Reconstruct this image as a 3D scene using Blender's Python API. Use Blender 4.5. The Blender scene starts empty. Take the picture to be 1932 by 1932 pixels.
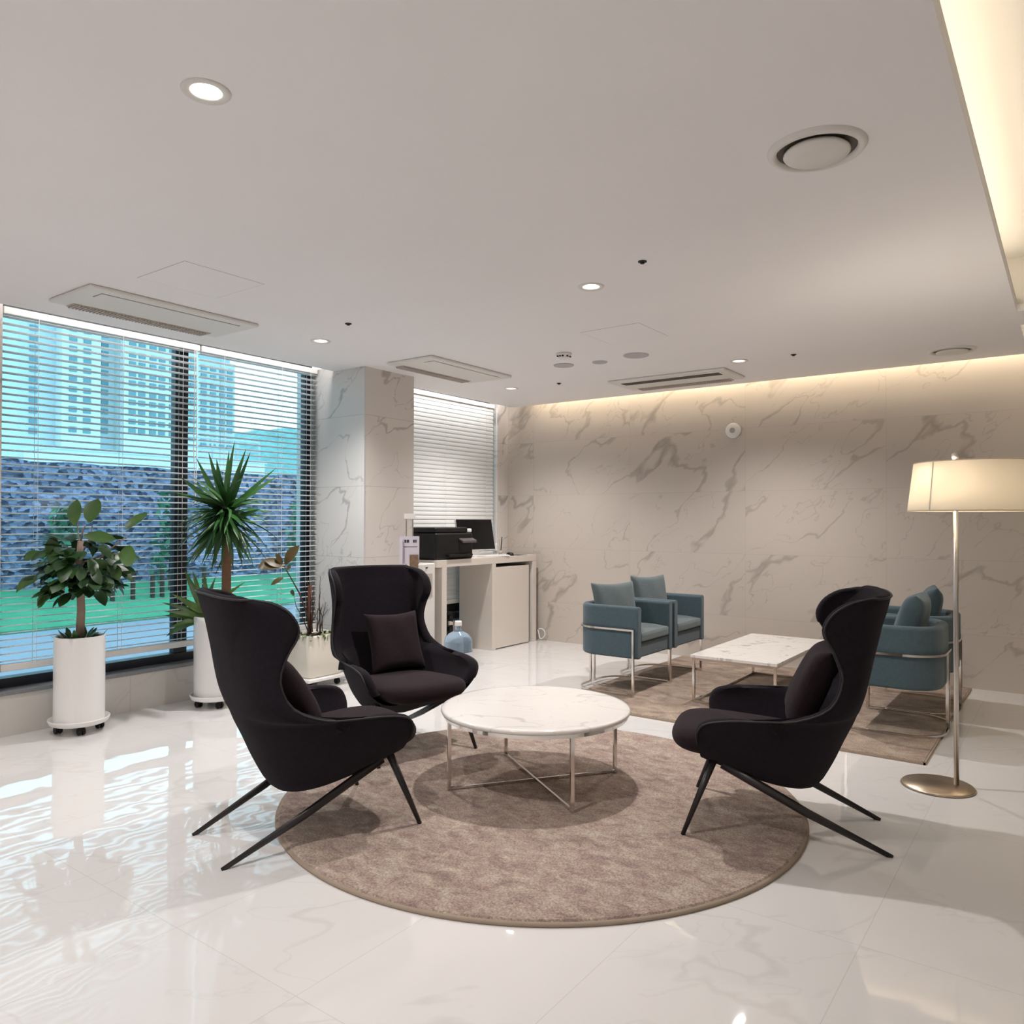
import bpy, bmesh, math, random
from math import sin, cos, pi, radians, sqrt, atan2
from mathutils import Vector, Matrix
random.seed(7)
SC = bpy.context.scene
COL = SC.collection

# ------------------------------------------------------------------ camera
FPX, CAMH = 1449.3, 1.36
YAW, PITCH, ROLL = radians(36.19), radians(.626), radians(.146)
def cam_axes():
    r = Vector((cos(YAW), sin(YAW), 0)); f = Vector((-sin(YAW), cos(YAW), 0)); u = Vector((0, 0, 1))
    f2 = f*cos(PITCH)+u*sin(PITCH); u2 = -f*sin(PITCH)+u*cos(PITCH)
    return r*cos(ROLL)+u2*sin(ROLL), -r*sin(ROLL)+u2*cos(ROLL), f2
CR, CU, CF = cam_axes()
cd = bpy.data.cameras.new('camera'); cam = bpy.data.objects.new('camera', cd); COL.objects.link(cam)
cam.matrix_world = Matrix(((CR.x, CU.x, -CF.x, 0), (CR.y, CU.y, -CF.y, 0), (CR.z, CU.z, -CF.z, CAMH), (0, 0, 0, 1)))
cd.sensor_width = 36; cd.lens = 36*FPX/1932; cd.clip_start = .05; cd.clip_end = 1500
SC.camera = cam

# ------------------------------------------------------------------ world, exposure
W = bpy.data.worlds.new('overcast_sky'); SC.world = W; W.use_nodes = True
bg = W.node_tree.nodes['Background']
bg.inputs[0].default_value = (.97, 1.0, 1.03, 1); bg.inputs[1].default_value = 3.9
SC.view_settings.view_transform = 'Standard'; SC.view_settings.look = 'None'
SC.view_settings.gamma = 1; SC.view_settings.use_curve_mapping = False
SC.view_settings.exposure = 0.0
cy = SC.cycles
cy.use_denoising = True; cy.max_bounces = 9; cy.diffuse_bounces = 5; cy.glossy_bounces = 5
cy.transmission_bounces = 8; cy.transparent_max_bounces = 12; cy.sample_clamp_indirect = 6; cy.caustics_reflective = False
cy.caustics_refractive = False; cy.blur_glossy = .5

# ------------------------------------------------------------------ lights
WARM = (1, .84, .62); NEUT = (1, .948, .922); COOL = (.78, .90, 1)
def area(name, loc, sx, sy, power, color, direction):
    l = bpy.data.lights.new(name, 'AREA'); l.shape = 'RECTANGLE'; l.size = sx; l.size_y = sy
    l.energy = power; l.color = color
    o = bpy.data.objects.new(name, l); COL.objects.link(o); o.location = loc
    z = -Vector(direction).normalized()
    y = Vector((0, 1, 0)) if abs(z.y) < .9 else Vector((1, 0, 0))
    x = y.cross(z).normalized(); y = z.cross(x)
    o.matrix_world = Matrix(((x.x, y.x, z.x, loc[0]), (x.y, y.y, z.y, loc[1]), (x.z, y.z, z.z, loc[2]), (0, 0, 0, 1)))
    return o
# led strips lying in the coves (real fittings above the ceiling edges)
area('cove_led_back', (-2.4, 7.10, 2.80), 5.2, .04, 15, WARM, (0, .75, -.65))
area('cove_led_window', (-5.20, 3.2, 2.80), .04, 2.5, 6, NEUT, (-.75, 0, -.65))
area('cove_led_desk', (-5.20, 6.15, 2.80), .04, 1.9, 7, NEUT, (-.75, 0, -.65))
area('cove_led_coffer', (-.38, 1.1, 2.72), .05, 8.8, 17, WARM, (.45, 0, 1))
area('cove_led_coffer_far', (3.6, 1.1, 2.72), .05, 8.8, 30, WARM, (-.45, 0, 1))
area('cove_led_second_coffer', (.6, 6.55, 2.74), 1.4, .05, 12, WARM, (0, .2, 1))
# unseen fill lights added behind the camera to lift the ambient level
area('rear_fill_light', (1.2, -2.6, 2.64), 2.4, 2.4, 22, NEUT, (0, 0, -1))
area('rear_fill_light', (-3.2, -2.6, 2.64), 2.4, 2.4, 22, NEUT, (0, 0, -1))
DOWN = [(-2.12, 1.32), (-2.16, 3.69), (-4.41, 3.67), (-4.47, 6.09), (-2.19, 6.11)]
DOWN_UNSEEN = [(-4.40, 1.30), (-2.12, -1.1), (-4.4, -1.1)]
def spot(x, y, power, blend=1, ang=132):
    l = bpy.data.lights.new('downlight_bulb', 'SPOT'); l.energy = power; l.color = NEUT
    l.spot_size = radians(ang); l.spot_blend = blend; l.shadow_soft_size = .035
    o = bpy.data.objects.new('downlight_bulb', l); COL.objects.link(o); o.location = (x, y, 2.652)
for x, y in DOWN: spot(x, y, 158 if y > 2 else 118)
for x, y in DOWN_UNSEEN: spot(x, y, 90)

# ------------------------------------------------------------------ tagging helpers
def link(o, parent=None):
    COL.objects.link(o)
    if parent: o.parent = parent
    return o
def tag(o, label=None, cat=None, group=None, kind=None):
    if label: o['label'] = label
    if cat: o['category'] = cat
    if group: o['group'] = group
    if kind: o['kind'] = kind
    return o
def thing(name, label, cat, loc=(0, 0, 0), rz=0, group=None):
    o = bpy.data.objects.new(name, None); o.empty_display_size = .1
    COL.objects.link(o); o.location = loc; o.rotation_euler = (0, 0, rz)
    return tag(o, label, cat, group)
def obj(name, bm, mat, parent=None, smooth=False, sub=0, bevel=0, loc=None):
    me = bpy.data.meshes.new(name)
    bmesh.ops.recalc_face_normals(bm, faces=bm.faces)
    bm.to_mesh(me); bm.free(); me.materials.append(mat)
    if smooth:
        for p in me.polygons: p.use_smooth = True
    o = bpy.data.objects.new(name, me); link(o, parent)
    if loc: o.location = loc
    if bevel:
        m = o.modifiers.new('bevel', 'BEVEL'); m.width = bevel; m.segments = 3; m.limit_method = 'ANGLE'; m.angle_limit = radians(40)
    if sub:
        m = o.modifiers.new('subd', 'SUBSURF'); m.levels = sub; m.render_levels = sub
    return o
def struct(name, bm, mat, **k):
    o = obj(name, bm, mat, **k); o['kind'] = 'structure'; return o
def tree_copy(o, loc, rz, label):
    c = o.copy(); COL.objects.link(c); c.location = loc; c.rotation_euler = (0, 0, rz); c['label'] = label
    for ch in list(o.children):
        d = ch.copy(); COL.objects.link(d); d.parent = c
        for g in list(ch.children):
            e = g.copy(); COL.objects.link(e); e.parent = d
    return c

# ------------------------------------------------------------------ mesh helpers
def NB(): return bmesh.new()
def box(bm, x0, x1, y0, y1, z0, z1):
    v = [bm.verts.new((x, y, z)) for z in (z0, z1) for y in (y0, y1) for x in (x0, x1)]
    for f in ((0, 1, 3, 2), (4, 6, 7, 5), (0, 4, 5, 1), (2, 3, 7, 6), (0, 2, 6, 4), (1, 5, 7, 3)):
        bm.faces.new([v[i] for i in f])
    return v
def B(*a):
    bm = NB(); box(bm, *a); return bm
def lathe(bm, prof, n=40, cx=0, cy=0, cap0=True, cap1=True, z=0):
    rings = []
    for r, h in prof:
        rings.append([bm.verts.new((cx+r*cos(2*pi*i/n), cy+r*sin(2*pi*i/n), z+h)) for i in range(n)])
    for a, b in zip(rings, rings[1:]):
        for i in range(n):
            bm.faces.new((a[i], a[(i+1) % n], b[(i+1) % n], b[i]))
    if cap0: bm.faces.new(rings[0][::-1])
    if cap1: bm.faces.new(rings[-1])
    return rings
def tube(bm, pts, r, n=8, cap=True, r1=None, rot=0.0, sq=(1, 1)):
    pts = [Vector(p) for p in pts]; N = len(pts)
    t0 = (pts[1]-pts[0]).normalized()
    up = Vector((0, 0, 1)) if abs(t0.z) < .95 else Vector((1, 0, 0))
    nrm = (up-t0*up.dot(t0)).normalized(); rings = []
    for i, p in enumerate(pts):
        t = (pts[min(i+1, N-1)]-pts[max(i-1, 0)]).normalized()
        nrm = (nrm-t*nrm.dot(t)).normalized(); b = t.cross(nrm)
        rr = r if r1 is None else r+(r1-r)*i/(N-1)
        if callable(r): rr = r(i/(N-1))
        k = 1.0
        if 0 < i < N-1:
            c = (pts[i]-pts[i-1]).normalized().dot((pts[i+1]-pts[i]).normalized())
            k = 1/max(.6, sqrt((1+c)/2))
        rings.append([bm.verts.new(p+k*rr*(nrm*cos(rot+2*pi*j/n)*sq[0]+b*sin(rot+2*pi*j/n)*sq[1])) for j in range(n)])
    for a, b in zip(rings, rings[1:]):
        for j in range(n): bm.faces.new((a[j], a[(j+1) % n], b[(j+1) % n], b[j]))
    if cap: bm.faces.new(rings[0][::-1]); bm.faces.new(rings[-1])
def grid(bm, P, closed=False):
    V = [[bm.verts.new(p) for p in row] for row in P]
    for a, b in zip(V, V[1:]):
        m = len(a)
        for j in range(m if closed else m-1):
            bm.faces.new((a[j], a[(j+1) % m], b[(j+1) % m], b[j]))
    return V
def pillow_bm(w, h, t, n=14, puff=.45):
    """square cushion in the y-z plane, centre at origin, pinched corners"""
    bm = NB()
    def f(a): return max(0.0, 1-abs(a)**3.2)**puff
    P = {}
    for side in (1, -1):
        for i in range(n+1):
            for j in range(n+1):
                a = -1+2*i/n; b = -1+2*j/n
                edge = i in (0, n) or j in (0, n)
                if edge and side == -1: P[(side, i, j)] = P[(1, i, j)]; continue
                pin = 1-.13*(1-b*b)*abs(a)**2; pin2 = 1-.13*(1-a*a)*abs(b)**2
                x = 0 if edge else side*t/2*f(a)*f(b)*(1+.05*sin(7*a+3*b))
                P[(side, i, j)] = bm.verts.new((x, w/2*a*pin, h/2*b*pin2))
    for side in (1, -1):
        for i in range(n):
            for j in range(n):
                q = [P[(side, i, j)], P[(side, i+1, j)], P[(side, i+1, j+1)], P[(side, i, j+1)]]
                bm.faces.new(q if side == 1 else q[::-1])
    return bm
def arcpts(cx, cy, r, a0, a1, n, z=0):
    return [(cx+r*cos(radians(a0+(a1-a0)*i/n)), cy+r*sin(radians(a0+(a1-a0)*i/n)), z) for i in range(n+1)]

# ------------------------------------------------------------------ materials
def mat(name): 
    m = bpy.data.materials.new(name); m.use_nodes = True
    return m, m.node_tree.nodes, m.node_tree.links, m.node_tree.nodes['Principled BSDF']
def setp(b, color=None, rough=None, metal=None, **k):
    if color: b.inputs['Base Color'].default_value = (*color, 1)
    if rough is not None: b.inputs['Roughness'].default_value = rough
    if metal is not None: b.inputs['Metallic'].default_value = metal
    for a, v in k.items(): b.inputs[a.replace('_', ' ')].default_value = v
def plain(name, color, rough=.5, metal=0.0, bump=0, bscale=200, var=0.0, vscale=5, **k):
    m, N, L, b = mat(name); setp(b, color, rough, metal, **k)
    tc = N.new('ShaderNodeTexCoord')
    no = N.new('ShaderNodeTexNoise'); no.inputs['Scale'].default_value = vscale; no.inputs['Detail'].default_value = 4
    L.new(tc.outputs['Object'], no.inputs['Vector'])
    mix = N.new('ShaderNodeMix'); mix.data_type = 'RGBA'
    mix.inputs[6].default_value = (*[max(0, c*(1-var)) for c in color], 1)
    mix.inputs[7].default_value = (*[min(1, c*(1+var)) for c in color], 1)
    L.new(no.outputs['Fac'], mix.inputs[0]); L.new(mix.outputs[2], b.inputs['Base Color'])
    if bump:
        n2 = N.new('ShaderNodeTexNoise'); n2.inputs['Scale'].default_value = bscale; n2.inputs['Detail'].default_value = 3
        L.new(tc.outputs['Object'], n2.inputs['Vector'])
        bp = N.new('ShaderNodeBump'); bp.inputs['Strength'].default_value = bump; bp.inputs['Distance'].default_value = .004
        L.new(n2.outputs['Fac'], bp.inputs['Height']); L.new(bp.outputs[0], b.inputs['Normal'])
    return m
def emit(name, color, s):
    m, N, L, b = mat(name); setp(b, (.8, .8, .8), .5)
    b.inputs['Emission Color'].default_value = (*color, 1); b.inputs['Emission Strength'].default_value = s
    return m
def M1(N, L, op, a, b=None, c=None, clamp=False):
    n = N.new('ShaderNodeMath'); n.operation = op; n.use_clamp = clamp
    for i, v in enumerate((a, b, c)):
        if v is None: continue
        if isinstance(v, (int, float)): n.inputs[i].default_value = v
        else: L.new(v, n.inputs[i])
    return n.outputs[0]
def marble(name, base, vein, au, av, pu, pv, ou, ov, rough=.3, vs=1.0, vein_amt=.6, cloud=.3, joint=(.45, .42, .38), jw=.0022, wave=0, joint_amt=.7, warp=.30, width=.020):
    """tiled marble; au/av pick the object axes, pu/pv the tile pitch, ou/ov a joint position"""
    m, N, L, b = mat(name); setp(b, base, rough)
    tc = N.new('ShaderNodeTexCoord'); sp = N.new('ShaderNodeSeparateXYZ'); L.new(tc.outputs['Object'], sp.inputs[0])
    U = M1(N, L, 'DIVIDE', M1(N, L, 'SUBTRACT', sp.outputs[au], ou), pu)
    V = M1(N, L, 'DIVIDE', M1(N, L, 'SUBTRACT', sp.outputs[av], ov), pv)
    iu = M1(N, L, 'FLOOR', U); iv = M1(N, L, 'FLOOR', V); fu = M1(N, L, 'FRACT', U); fv = M1(N, L, 'FRACT', V)
    du = M1(N, L, 'MULTIPLY', M1(N, L, 'MINIMUM', fu, M1(N, L, 'SUBTRACT', 1.0, fu)), pu)
    dv = M1(N, L, 'MULTIPLY', M1(N, L, 'MINIMUM', fv, M1(N, L, 'SUBTRACT', 1.0, fv)), pv)
    jt = M1(N, L, 'LESS_THAN', M1(N, L, 'MINIMUM', du, dv), jw)
    cid = N.new('ShaderNodeCombineXYZ'); L.new(iu, cid.inputs[0]); L.new(iv, cid.inputs[1])
    wn = N.new('ShaderNodeTexWhiteNoise'); wn.noise_dimensions = '3D'; L.new(cid.outputs[0], wn.inputs['Vector'])
    off = N.new('ShaderNodeVectorMath'); off.operation = 'SCALE'; L.new(wn.outputs['Color'], off.inputs[0]); off.inputs['Scale'].default_value = 37.0
    co = N.new('ShaderNodeCombineXYZ'); L.new(sp.outputs[au], co.inputs[0]); L.new(sp.outputs[av], co.inputs[1])
    ad = N.new('ShaderNodeVectorMath'); ad.operation = 'ADD'; L.new(co.outputs[0], ad.inputs[0]); L.new(off.outputs[0], ad.inputs[1])
    # diagonal stretch
    mp = N.new('ShaderNodeMapping'); mp.inputs['Scale'].default_value = (.8, 1.6, 1)
    mr_ = N.new('ShaderNodeMapping'); mr_.inputs['Rotation'].default_value = (0, 0, radians(-42)); L.new(ad.outputs[0], mr_.inputs['Vector'])
    L.new(mr_.outputs[0], mp.inputs['Vector'])
    wp = N.new('ShaderNodeTexNoise'); wp.inputs['Scale'].default_value = 2.8*vs; wp.inputs['Detail'].default_value = 5
    L.new(mp.outputs[0], wp.inputs['Vector'])
    ws = N.new('ShaderNodeVectorMath'); ws.operation = 'SCALE'; L.new(wp.outputs['Color'], ws.inputs[0]); ws.inputs['Scale'].default_value = warp/vs
    wa = N.new('ShaderNodeVectorMath'); wa.operation = 'ADD'; L.new(mp.outputs[0], wa.inputs[0]); L.new(ws.outputs[0], wa.inputs[1])
    n1 = N.new('ShaderNodeTexNoise'); n1.inputs['Scale'].default_value = 1.15*vs; n1.inputs['Detail'].default_value = 4; n1.inputs['Roughness'].default_value = .42
    L.new(wa.outputs[0], n1.inputs['Vector'])
    d1 = M1(N, L, 'ABSOLUTE', M1(N, L, 'SUBTRACT', n1.outputs['Fac'], .5))
    n3 = N.new('ShaderNodeTexNoise'); n3.inputs['Scale'].default_value = 1.7*vs; n3.inputs['Detail'].default_value = 2
    L.new(ad.outputs[0], n3.inputs['Vector'])
    mr3 = N.new('ShaderNodeMapRange'); mr3.inputs['From Min'].default_value = .42; mr3.inputs['From Max'].default_value = .66
    L.new(n3.outputs['Fac'], mr3.inputs['Value'])
    wd = M1(N, L, 'MULTIPLY_ADD', mr3.outputs[0], width, .003)      # vein width varies
    v1 = M1(N, L, 'SUBTRACT', 1.0, M1(N, L, 'DIVIDE', d1, wd), clamp=True)
    v1 = M1(N, L, 'POWER', v1, .7)
    am = M1(N, L, 'MULTIPLY_ADD', mr3.outputs[0], .45, .55)
    v1 = M1(N, L, 'MULTIPLY', v1, am)
    # second finer set
    n4 = N.new('ShaderNodeTexNoise'); n4.inputs['Scale'].default_value = 2.3*vs; n4.inputs['Detail'].default_value = 3
    L.new(wa.outputs[0], n4.inputs['Vector'])
    d4 = M1(N, L, 'ABSOLUTE', M1(N, L, 'SUBTRACT', n4.outputs['Fac'], .53))
    v2 = M1(N, L, 'MULTIPLY', M1(N, L, 'SUBTRACT', 1.0, M1(N, L, 'DIVIDE', d4, .008), clamp=True), .5)
    n5 = N.new('ShaderNodeTexNoise'); n5.inputs['Scale'].default_value = 1.3*vs; L.new(ad.outputs[0], n5.inputs['Vector'])
    g5 = M1(N, L, 'GREATER_THAN', n5.outputs['Fac'], .5)
    v2 = M1(N, L, 'MULTIPLY', v2, g5)
    vv = M1(N, L, 'MULTIPLY', M1(N, L, 'MAXIMUM', v1, v2), vein_amt, clamp=True)
    n6 = N.new('ShaderNodeTexNoise'); n6.inputs['Scale'].default_value = .9*vs; n6.inputs['Detail'].default_value = 3; L.new(wa.outputs[0], n6.inputs['Vector'])
    c1 = N.new('ShaderNodeMix'); c1.data_type = 'RGBA'; c1.inputs[6].default_value = (*base, 1)
    c1.inputs[7].default_value = (*[c*(1-cloud*.35) for c in base], 1)
    L.new(n6.outputs['Fac'], c1.inputs[0])
    c2 = N.new('ShaderNodeMix'); c2.data_type = 'RGBA'; L.new(vv, c2.inputs[0]); L.new(c1.outputs[2], c2.inputs[6]); c2.inputs[7].default_value = (*vein, 1)
    c3 = N.new('ShaderNodeMix'); c3.data_type = 'RGBA'; L.new(M1(N, L, 'MULTIPLY', jt, joint_amt), c3.inputs[0]); L.new(c2.outputs[2], c3.inputs[6]); c3.inputs[7].default_value = (*joint, 1)
    L.new(c3.outputs[2], b.inputs['Base Color'])
    if wave:
        nb = N.new('ShaderNodeTexNoise'); nb.inputs['Scale'].default_value = 5.0; nb.inputs['Detail'].default_value = 1.0
        L.new(tc.outputs['Object'], nb.inputs['Vector'])
        bp = N.new('ShaderNodeBump'); bp.inputs['Strength'].default_value = 1; bp.inputs['Distance'].default_value = wave
        L.new(nb.outputs['Fac'], bp.inputs['Height']); L.new(bp.outputs[0], b.inputs['Normal'])
    return m
def carpet(name, ca, cb, cc, scale=3.0):
    m, N, L, b = mat(name); setp(b, ca, .95)
    b.inputs['Specular IOR Level'].default_value = .1; b.inputs['Sheen Weight'].default_value = .15
    tc = N.new('ShaderNodeTexCoord')
    n1 = N.new('ShaderNodeTexNoise'); n1.inputs['Scale'].default_value = scale; n1.inputs['Detail'].default_value = 6; n1.inputs['Roughness'].default_value = .68; n1.inputs['Distortion'].default_value = .6
    mp = N.new('ShaderNodeMapping'); mp.inputs['Scale'].default_value = (1, 1.5, 1); mp.inputs['Rotation'].default_value = (0, 0, radians(-20)); L.new(tc.outputs['Object'], mp.inputs['Vector'])
    L.new(mp.outputs[0], n1.inputs['Vector'])
    cr = N.new('ShaderNodeValToRGB'); e = cr.color_ramp.elements
    e[0].position = .36; e[0].color = (*cc, 1); e[1].position = .66; e[1].color = (*cb, 1); x = e.new(.5); x.color = (*ca, 1)
    L.new(n1.outputs['Fac'], cr.inputs[0])
    n2 = N.new('ShaderNodeTexNoise'); n2.inputs['Scale'].default_value = 130; n2.inputs['Detail'].default_value = 3; L.new(tc.outputs['Object'], n2.inputs['Vector'])
    mr = N.new('ShaderNodeMapRange'); mr.inputs['From Min'].default_value = .3; mr.inputs['From Max'].default_value = .7; mr.inputs['To Min'].default_value = .60; mr.inputs['To Max'].default_value = 1.28
    L.new(n2.outputs['Fac'], mr.inputs['Value'])
    sc = N.new('ShaderNodeVectorMath'); sc.operation = 'SCALE'; L.new(cr.outputs[0], sc.inputs[0]); L.new(mr.outputs[0], sc.inputs['Scale'])
    L.new(sc.outputs[0], b.inputs['Base Color'])
    bp = N.new('ShaderNodeBump'); bp.inputs['Strength'].default_value = .8; bp.inputs['Distance'].default_value = .006
    L.new(n2.outputs['Fac'], bp.inputs['Height']); L.new(bp.outputs[0], b.inputs['Normal'])
    return m
def glass_pane(name, tint, ior=1.45):
    m, N, L, b = mat(name); N.remove(b)
    t = N.new('ShaderNodeBsdfTransparent'); t.inputs[0].default_value = (*tint, 1)
    g = N.new('ShaderNodeBsdfGlossy'); g.inputs['Roughness'].default_value = .01; g.inputs[0].default_value = (.9, .95, 1, 1)
    f = N.new('ShaderNodeFresnel'); f.inputs[0].default_value = ior
    mx = N.new('ShaderNodeMixShader'); L.new(f.outputs[0], mx.inputs[0]); L.new(t.outputs[0], mx.inputs[1]); L.new(g.outputs[0], mx.inputs[2])
    L.new(mx.outputs[0], N['Material Output'].inputs[0]); return m
def translucent(name, color, tcol, fac):
    m, N, L, b = mat(name); setp(b, color, .8)
    t = N.new('ShaderNodeBsdfTranslucent'); t.inputs[0].default_value = (*tcol, 1)
    mx = N.new('ShaderNodeMixShader'); mx.inputs[0].default_value = fac
    L.new(b.outputs[0], mx.inputs[1]); L.new(t.outputs[0], mx.inputs[2]); L.new(mx.outputs[0], N['Material Output'].inputs[0]); return m

m_slat = translucent('blind_slat', (.92, .92, .92), (.90, .92, .93), .5)
m_slat2 = translucent('blind_slat_closed', (.84, .84, .82), (.8, .8, .78), .12)
m_ceil = plain('ceiling_paint', (.91, .895, .905), .75, bump=.15, bscale=60, var=.02, vscale=1.5)
m_white = plain('white_paint', (.78, .76, .73), .5, var=.02)
m_wall = marble('wall_marble', (.58, .525, .47), (.31, .275, .24), 0, 2, 1.236, .605, -5.02, .438, rough=.34, vein_amt=.82, vs=1.0, width=.026)
m_wallx = marble('pillar_marble', (.74, .70, .66), (.27, .25, .24), 1, 2, 1.236, .605, 4.20, .438, rough=.34, vein_amt=.75)
m_wally = marble('pillar_marble_front', (.72, .70, .68), (.27, .26, .27), 0, 2, 1.236, .605, -5.70, .438, rough=.34, vein_amt=.8)
m_base = marble('sill_marble', (.66, .63, .59), (.40, .39, .38), 1, 2, 1.236, 2, .33, -1, rough=.35, vein_amt=.4)
m_floor = marble('floor_marble', (.74, .727, .718), (.50, .48, .47), 0, 1, .62, 1.24, -2.42, 1.42, rough=.03, vs=.8, vein_amt=.34, cloud=.15,
                 joint=(.58, .54, .50), jw=.0016, wave=.0016, width=.010, joint_amt=.6)
m_top = marble('table_marble', (.80, .77, .74), (.42, .38, .36), 0, 1, 9, 9, 4, 4, rough=.12, vs=2.2, vein_amt=.5, cloud=.2, width=.02)
m_top2 = marble('table_marble_veined', (.80, .77, .74), (.36, .32, .30), 0, 1, 9, 9, 4, 4, rough=.15, vs=3.2, vein_amt=.7, cloud=.2, width=.02)
m_chrome = plain('polished_steel', (.74, .70, .66), .12, 1.0)
m_bronze = plain('brushed_champagne', (.52, .43, .33), .32, 1.0)
m_nickel = plain('brushed_nickel', (.56, .52, .49), .35, 1.0)
m_dark = plain('dark_wool', (.0155, .0125, .0165), .95, bump=.5, bscale=420, var=.25, vscale=60, Sheen_Weight=.04, Specular_IOR_Level=.08)
m_seat = plain('aubergine_wool', (.024, .0155, .0185), .95, bump=.5, bscale=420, var=.25, vscale=60, Sheen_Weight=.06, Specular_IOR_Level=.08)
m_pipe = plain('black_piping', (.010, .009, .010), .6)
m_leg = plain('dark_lacquered_metal', (.016, .013, .014), .35)
m_blue = plain('blue_grey_felt', (.068, .105, .125), .9, bump=.5, bscale=350, var=.18, vscale=50, Sheen_Weight=.2, Specular_IOR_Level=.2)
m_blue2 = plain('slate_felt', (.115, .145, .152), .9, bump=.5, bscale=350, var=.18, vscale=50, Sheen_Weight=.2, Specular_IOR_Level=.2)
m_rug = carpet('round_rug_pile', (.385, .295, .245), (.48, .405, .335), (.275, .195, .175), 10.5)
m_rug2 = carpet('square_rug_pile', (.36, .275, .215), (.46, .38, .30), (.24, .175, .145), 5.5)
m_rugedge = plain('rug_edging', (.33, .26, .20), .85, bump=.4, bscale=300)
m_frame = plain('dark_window_frame', (.012, .014, .022), .4)
m_alu = plain('pale_aluminium', (.62, .62, .63), .4, .0)
m_stone = plain('grey_granite', (.22, .22, .23), .35, var=.35, vscale=90)
m_glass = glass_pane('tinted_glass', (.56, .76, .82))
m_pot = plain('white_ceramic', (.84, .83, .82), .28, var=.02)
m_potcream = plain('cream_ceramic', (.74, .70, .62), .35, var=.03)
m_tray = plain('white_plastic', (.80, .79, .77), .3)
m_black = plain('black_plastic', (.008, .008, .009), .45, Specular_IOR_Level=.3)
m_blackg = plain('black_screen', (.004, .004, .005), .08)
m_soil = plain('potting_soil', (.035, .02, .012), .95, bump=1, bscale=60, var=.4, vscale=40)
m_trunk = plain('brown_bark', (.17, .09, .05), .85, bump=.8, bscale=60, var=.3, vscale=30)
m_trunkp = plain('pale_bark', (.34, .25, .20), .85, bump=.5, bscale=60, var=.2, vscale=30)
m_twig = plain('dry_twig', (.06, .035, .025), .9)
def leafmat(name, a, b_, rough=.38):
    m = plain(name, a, rough, var=.0); N, L = m.node_tree.nodes, m.node_tree.links
    mx = [n for n in N if n.type == 'MIX'][0]
    mx.inputs[6].default_value = (*a, 1); mx.inputs[7].default_value = (*b_, 1)
    mx2 = [n for n in N if n.type == 'TEX_NOISE'][0]; mx2.inputs['Scale'].default_value = 9
    return m
m_leaf = leafmat('broad_leaf', (.018, .06, .018), (.09, .20, .035))
m_leafd = leafmat('dark_broad_leaf', (.010, .032, .010), (.035, .10, .022))
m_yucca = leafmat('sword_leaf', (.012, .05, .02), (.05, .16, .03))
m_drac = leafmat('striped_leaf', (.02, .075, .018), (.12, .22, .04))
m_rust = leafmat('rusty_leaf', (.05, .06, .015), (.14, .07, .025))
m_cover = leafmat('ground_cover_leaf', (.08, .14, .03), (.30, .34, .16))
m_led = emit('lamp_disc', (1, .97, .93), 9)
m_desk = plain('cream_laminate', (.72, .66, .60), .3, var=.02)
m_paper = plain('paper', (.62, .58, .66), .6, var=.08, vscale=20)
m_ink = plain('ink', (.03, .03, .04), .6)

# ------------------------------------------------------------------ room shell
XW, YB, ZC = -5.39, 7.28, 2.66
XE, YF = 5.2, -4.6
ZT = 3.0
struct('floor', B(XW-.35, XE, YF, YB+.2, -.12, 0), m_floor)
struct('wall_back', B(XW-.35, XE, YB, YB+.2, -.02, ZT), m_wall)
struct('wall_right', B(XE, XE+.2, YF, YB, 0, ZT), m_white)
struct('wall_front', B(XW-.35, XE+.2, YF-.2, YF, 0, ZT), m_white)
# window wall: kerb under the glass, marble jamb left of the blinds
bm = NB(); box(bm, XW-.33, XW, 1.98, 4.49, -.02, .258)
struct('wall_left', bm, m_base)
bm = NB(); box(bm, XW-.33, XW, 5.09, YB, -.02, .258)
struct('wall_left_desk', bm, m_base)
struct('wall_left_jamb', B(XW-.33, XW+.0, YF, 1.98, -.02, ZT), m_wallx)
struct('wall_left_corner', B(XW-.33, XW, 7.085, YB, .258, ZT), m_wallx)
struct('trim_1', B(XW-.33, XW+.012, 1.98, 4.49, .258, .283), m_stone, bevel=.003)
struct('trim_2', B(XW-.33, XW+.012, 5.09, YB, .258, .283), m_stone, bevel=.003)
# pillar clad in marble: two materials for the two grain directions
bm = B(XW-.33, -4.83, 4.49, 5.09, 0, 2.70)
pil = struct('wall_pillar', bm, m_wallx)
pil.data.materials.append(m_wally)
for p in pil.data.polygons:
    if abs(p.normal.y) > .5: p.material_index = 1
bm = B(-4.834, -4.826, 4.486, 4.494, 0, ZC)
struct('trim_3', bm, m_alu)

# ceiling with coves, coffers and holes for the downlights
bm = NB()
box(bm, -5.22, -.28, YF, 7.13, ZC, ZC+.045)
ceil = struct('ceiling', bm, m_ceil)
bm = NB()
box(bm, -.28, XE, 5.67, 6.07, ZC, ZC+.045)
box(bm, -.28, XE, 7.04, 7.13, ZC, ZC+.045)
box(bm, -.28, XE, YF, -3.4, ZC, ZC+.045)
box(bm, 3.5, XE, -3.4, 5.67, ZC, ZC+.045)
struct('ceiling_beam', bm, m_ceil)
cut = NB()
for x, y in DOWN: lathe(cut, [(.048, -.03), (.048, .10)], 32, x, y, z=ZC)
cm = bpy.data.meshes.new('cut'); bmesh.ops.recalc_face_normals(cut, faces=cut.faces); cut.to_mesh(cm); cut.free()
co = bpy.data.objects.new('cut', cm); COL.objects.link(co)
md = ceil.modifiers.new('holes', 'BOOLEAN'); md.object = co; md.operation = 'DIFFERENCE'; md.solver = 'EXACT'
dg = bpy.context.evaluated_depsgraph_get(); nm = bpy.data.meshes.new_from_object(ceil.evaluated_get(dg))
ceil.modifiers.clear(); ceil.data = nm; bpy.data.objects.remove(co)
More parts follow.
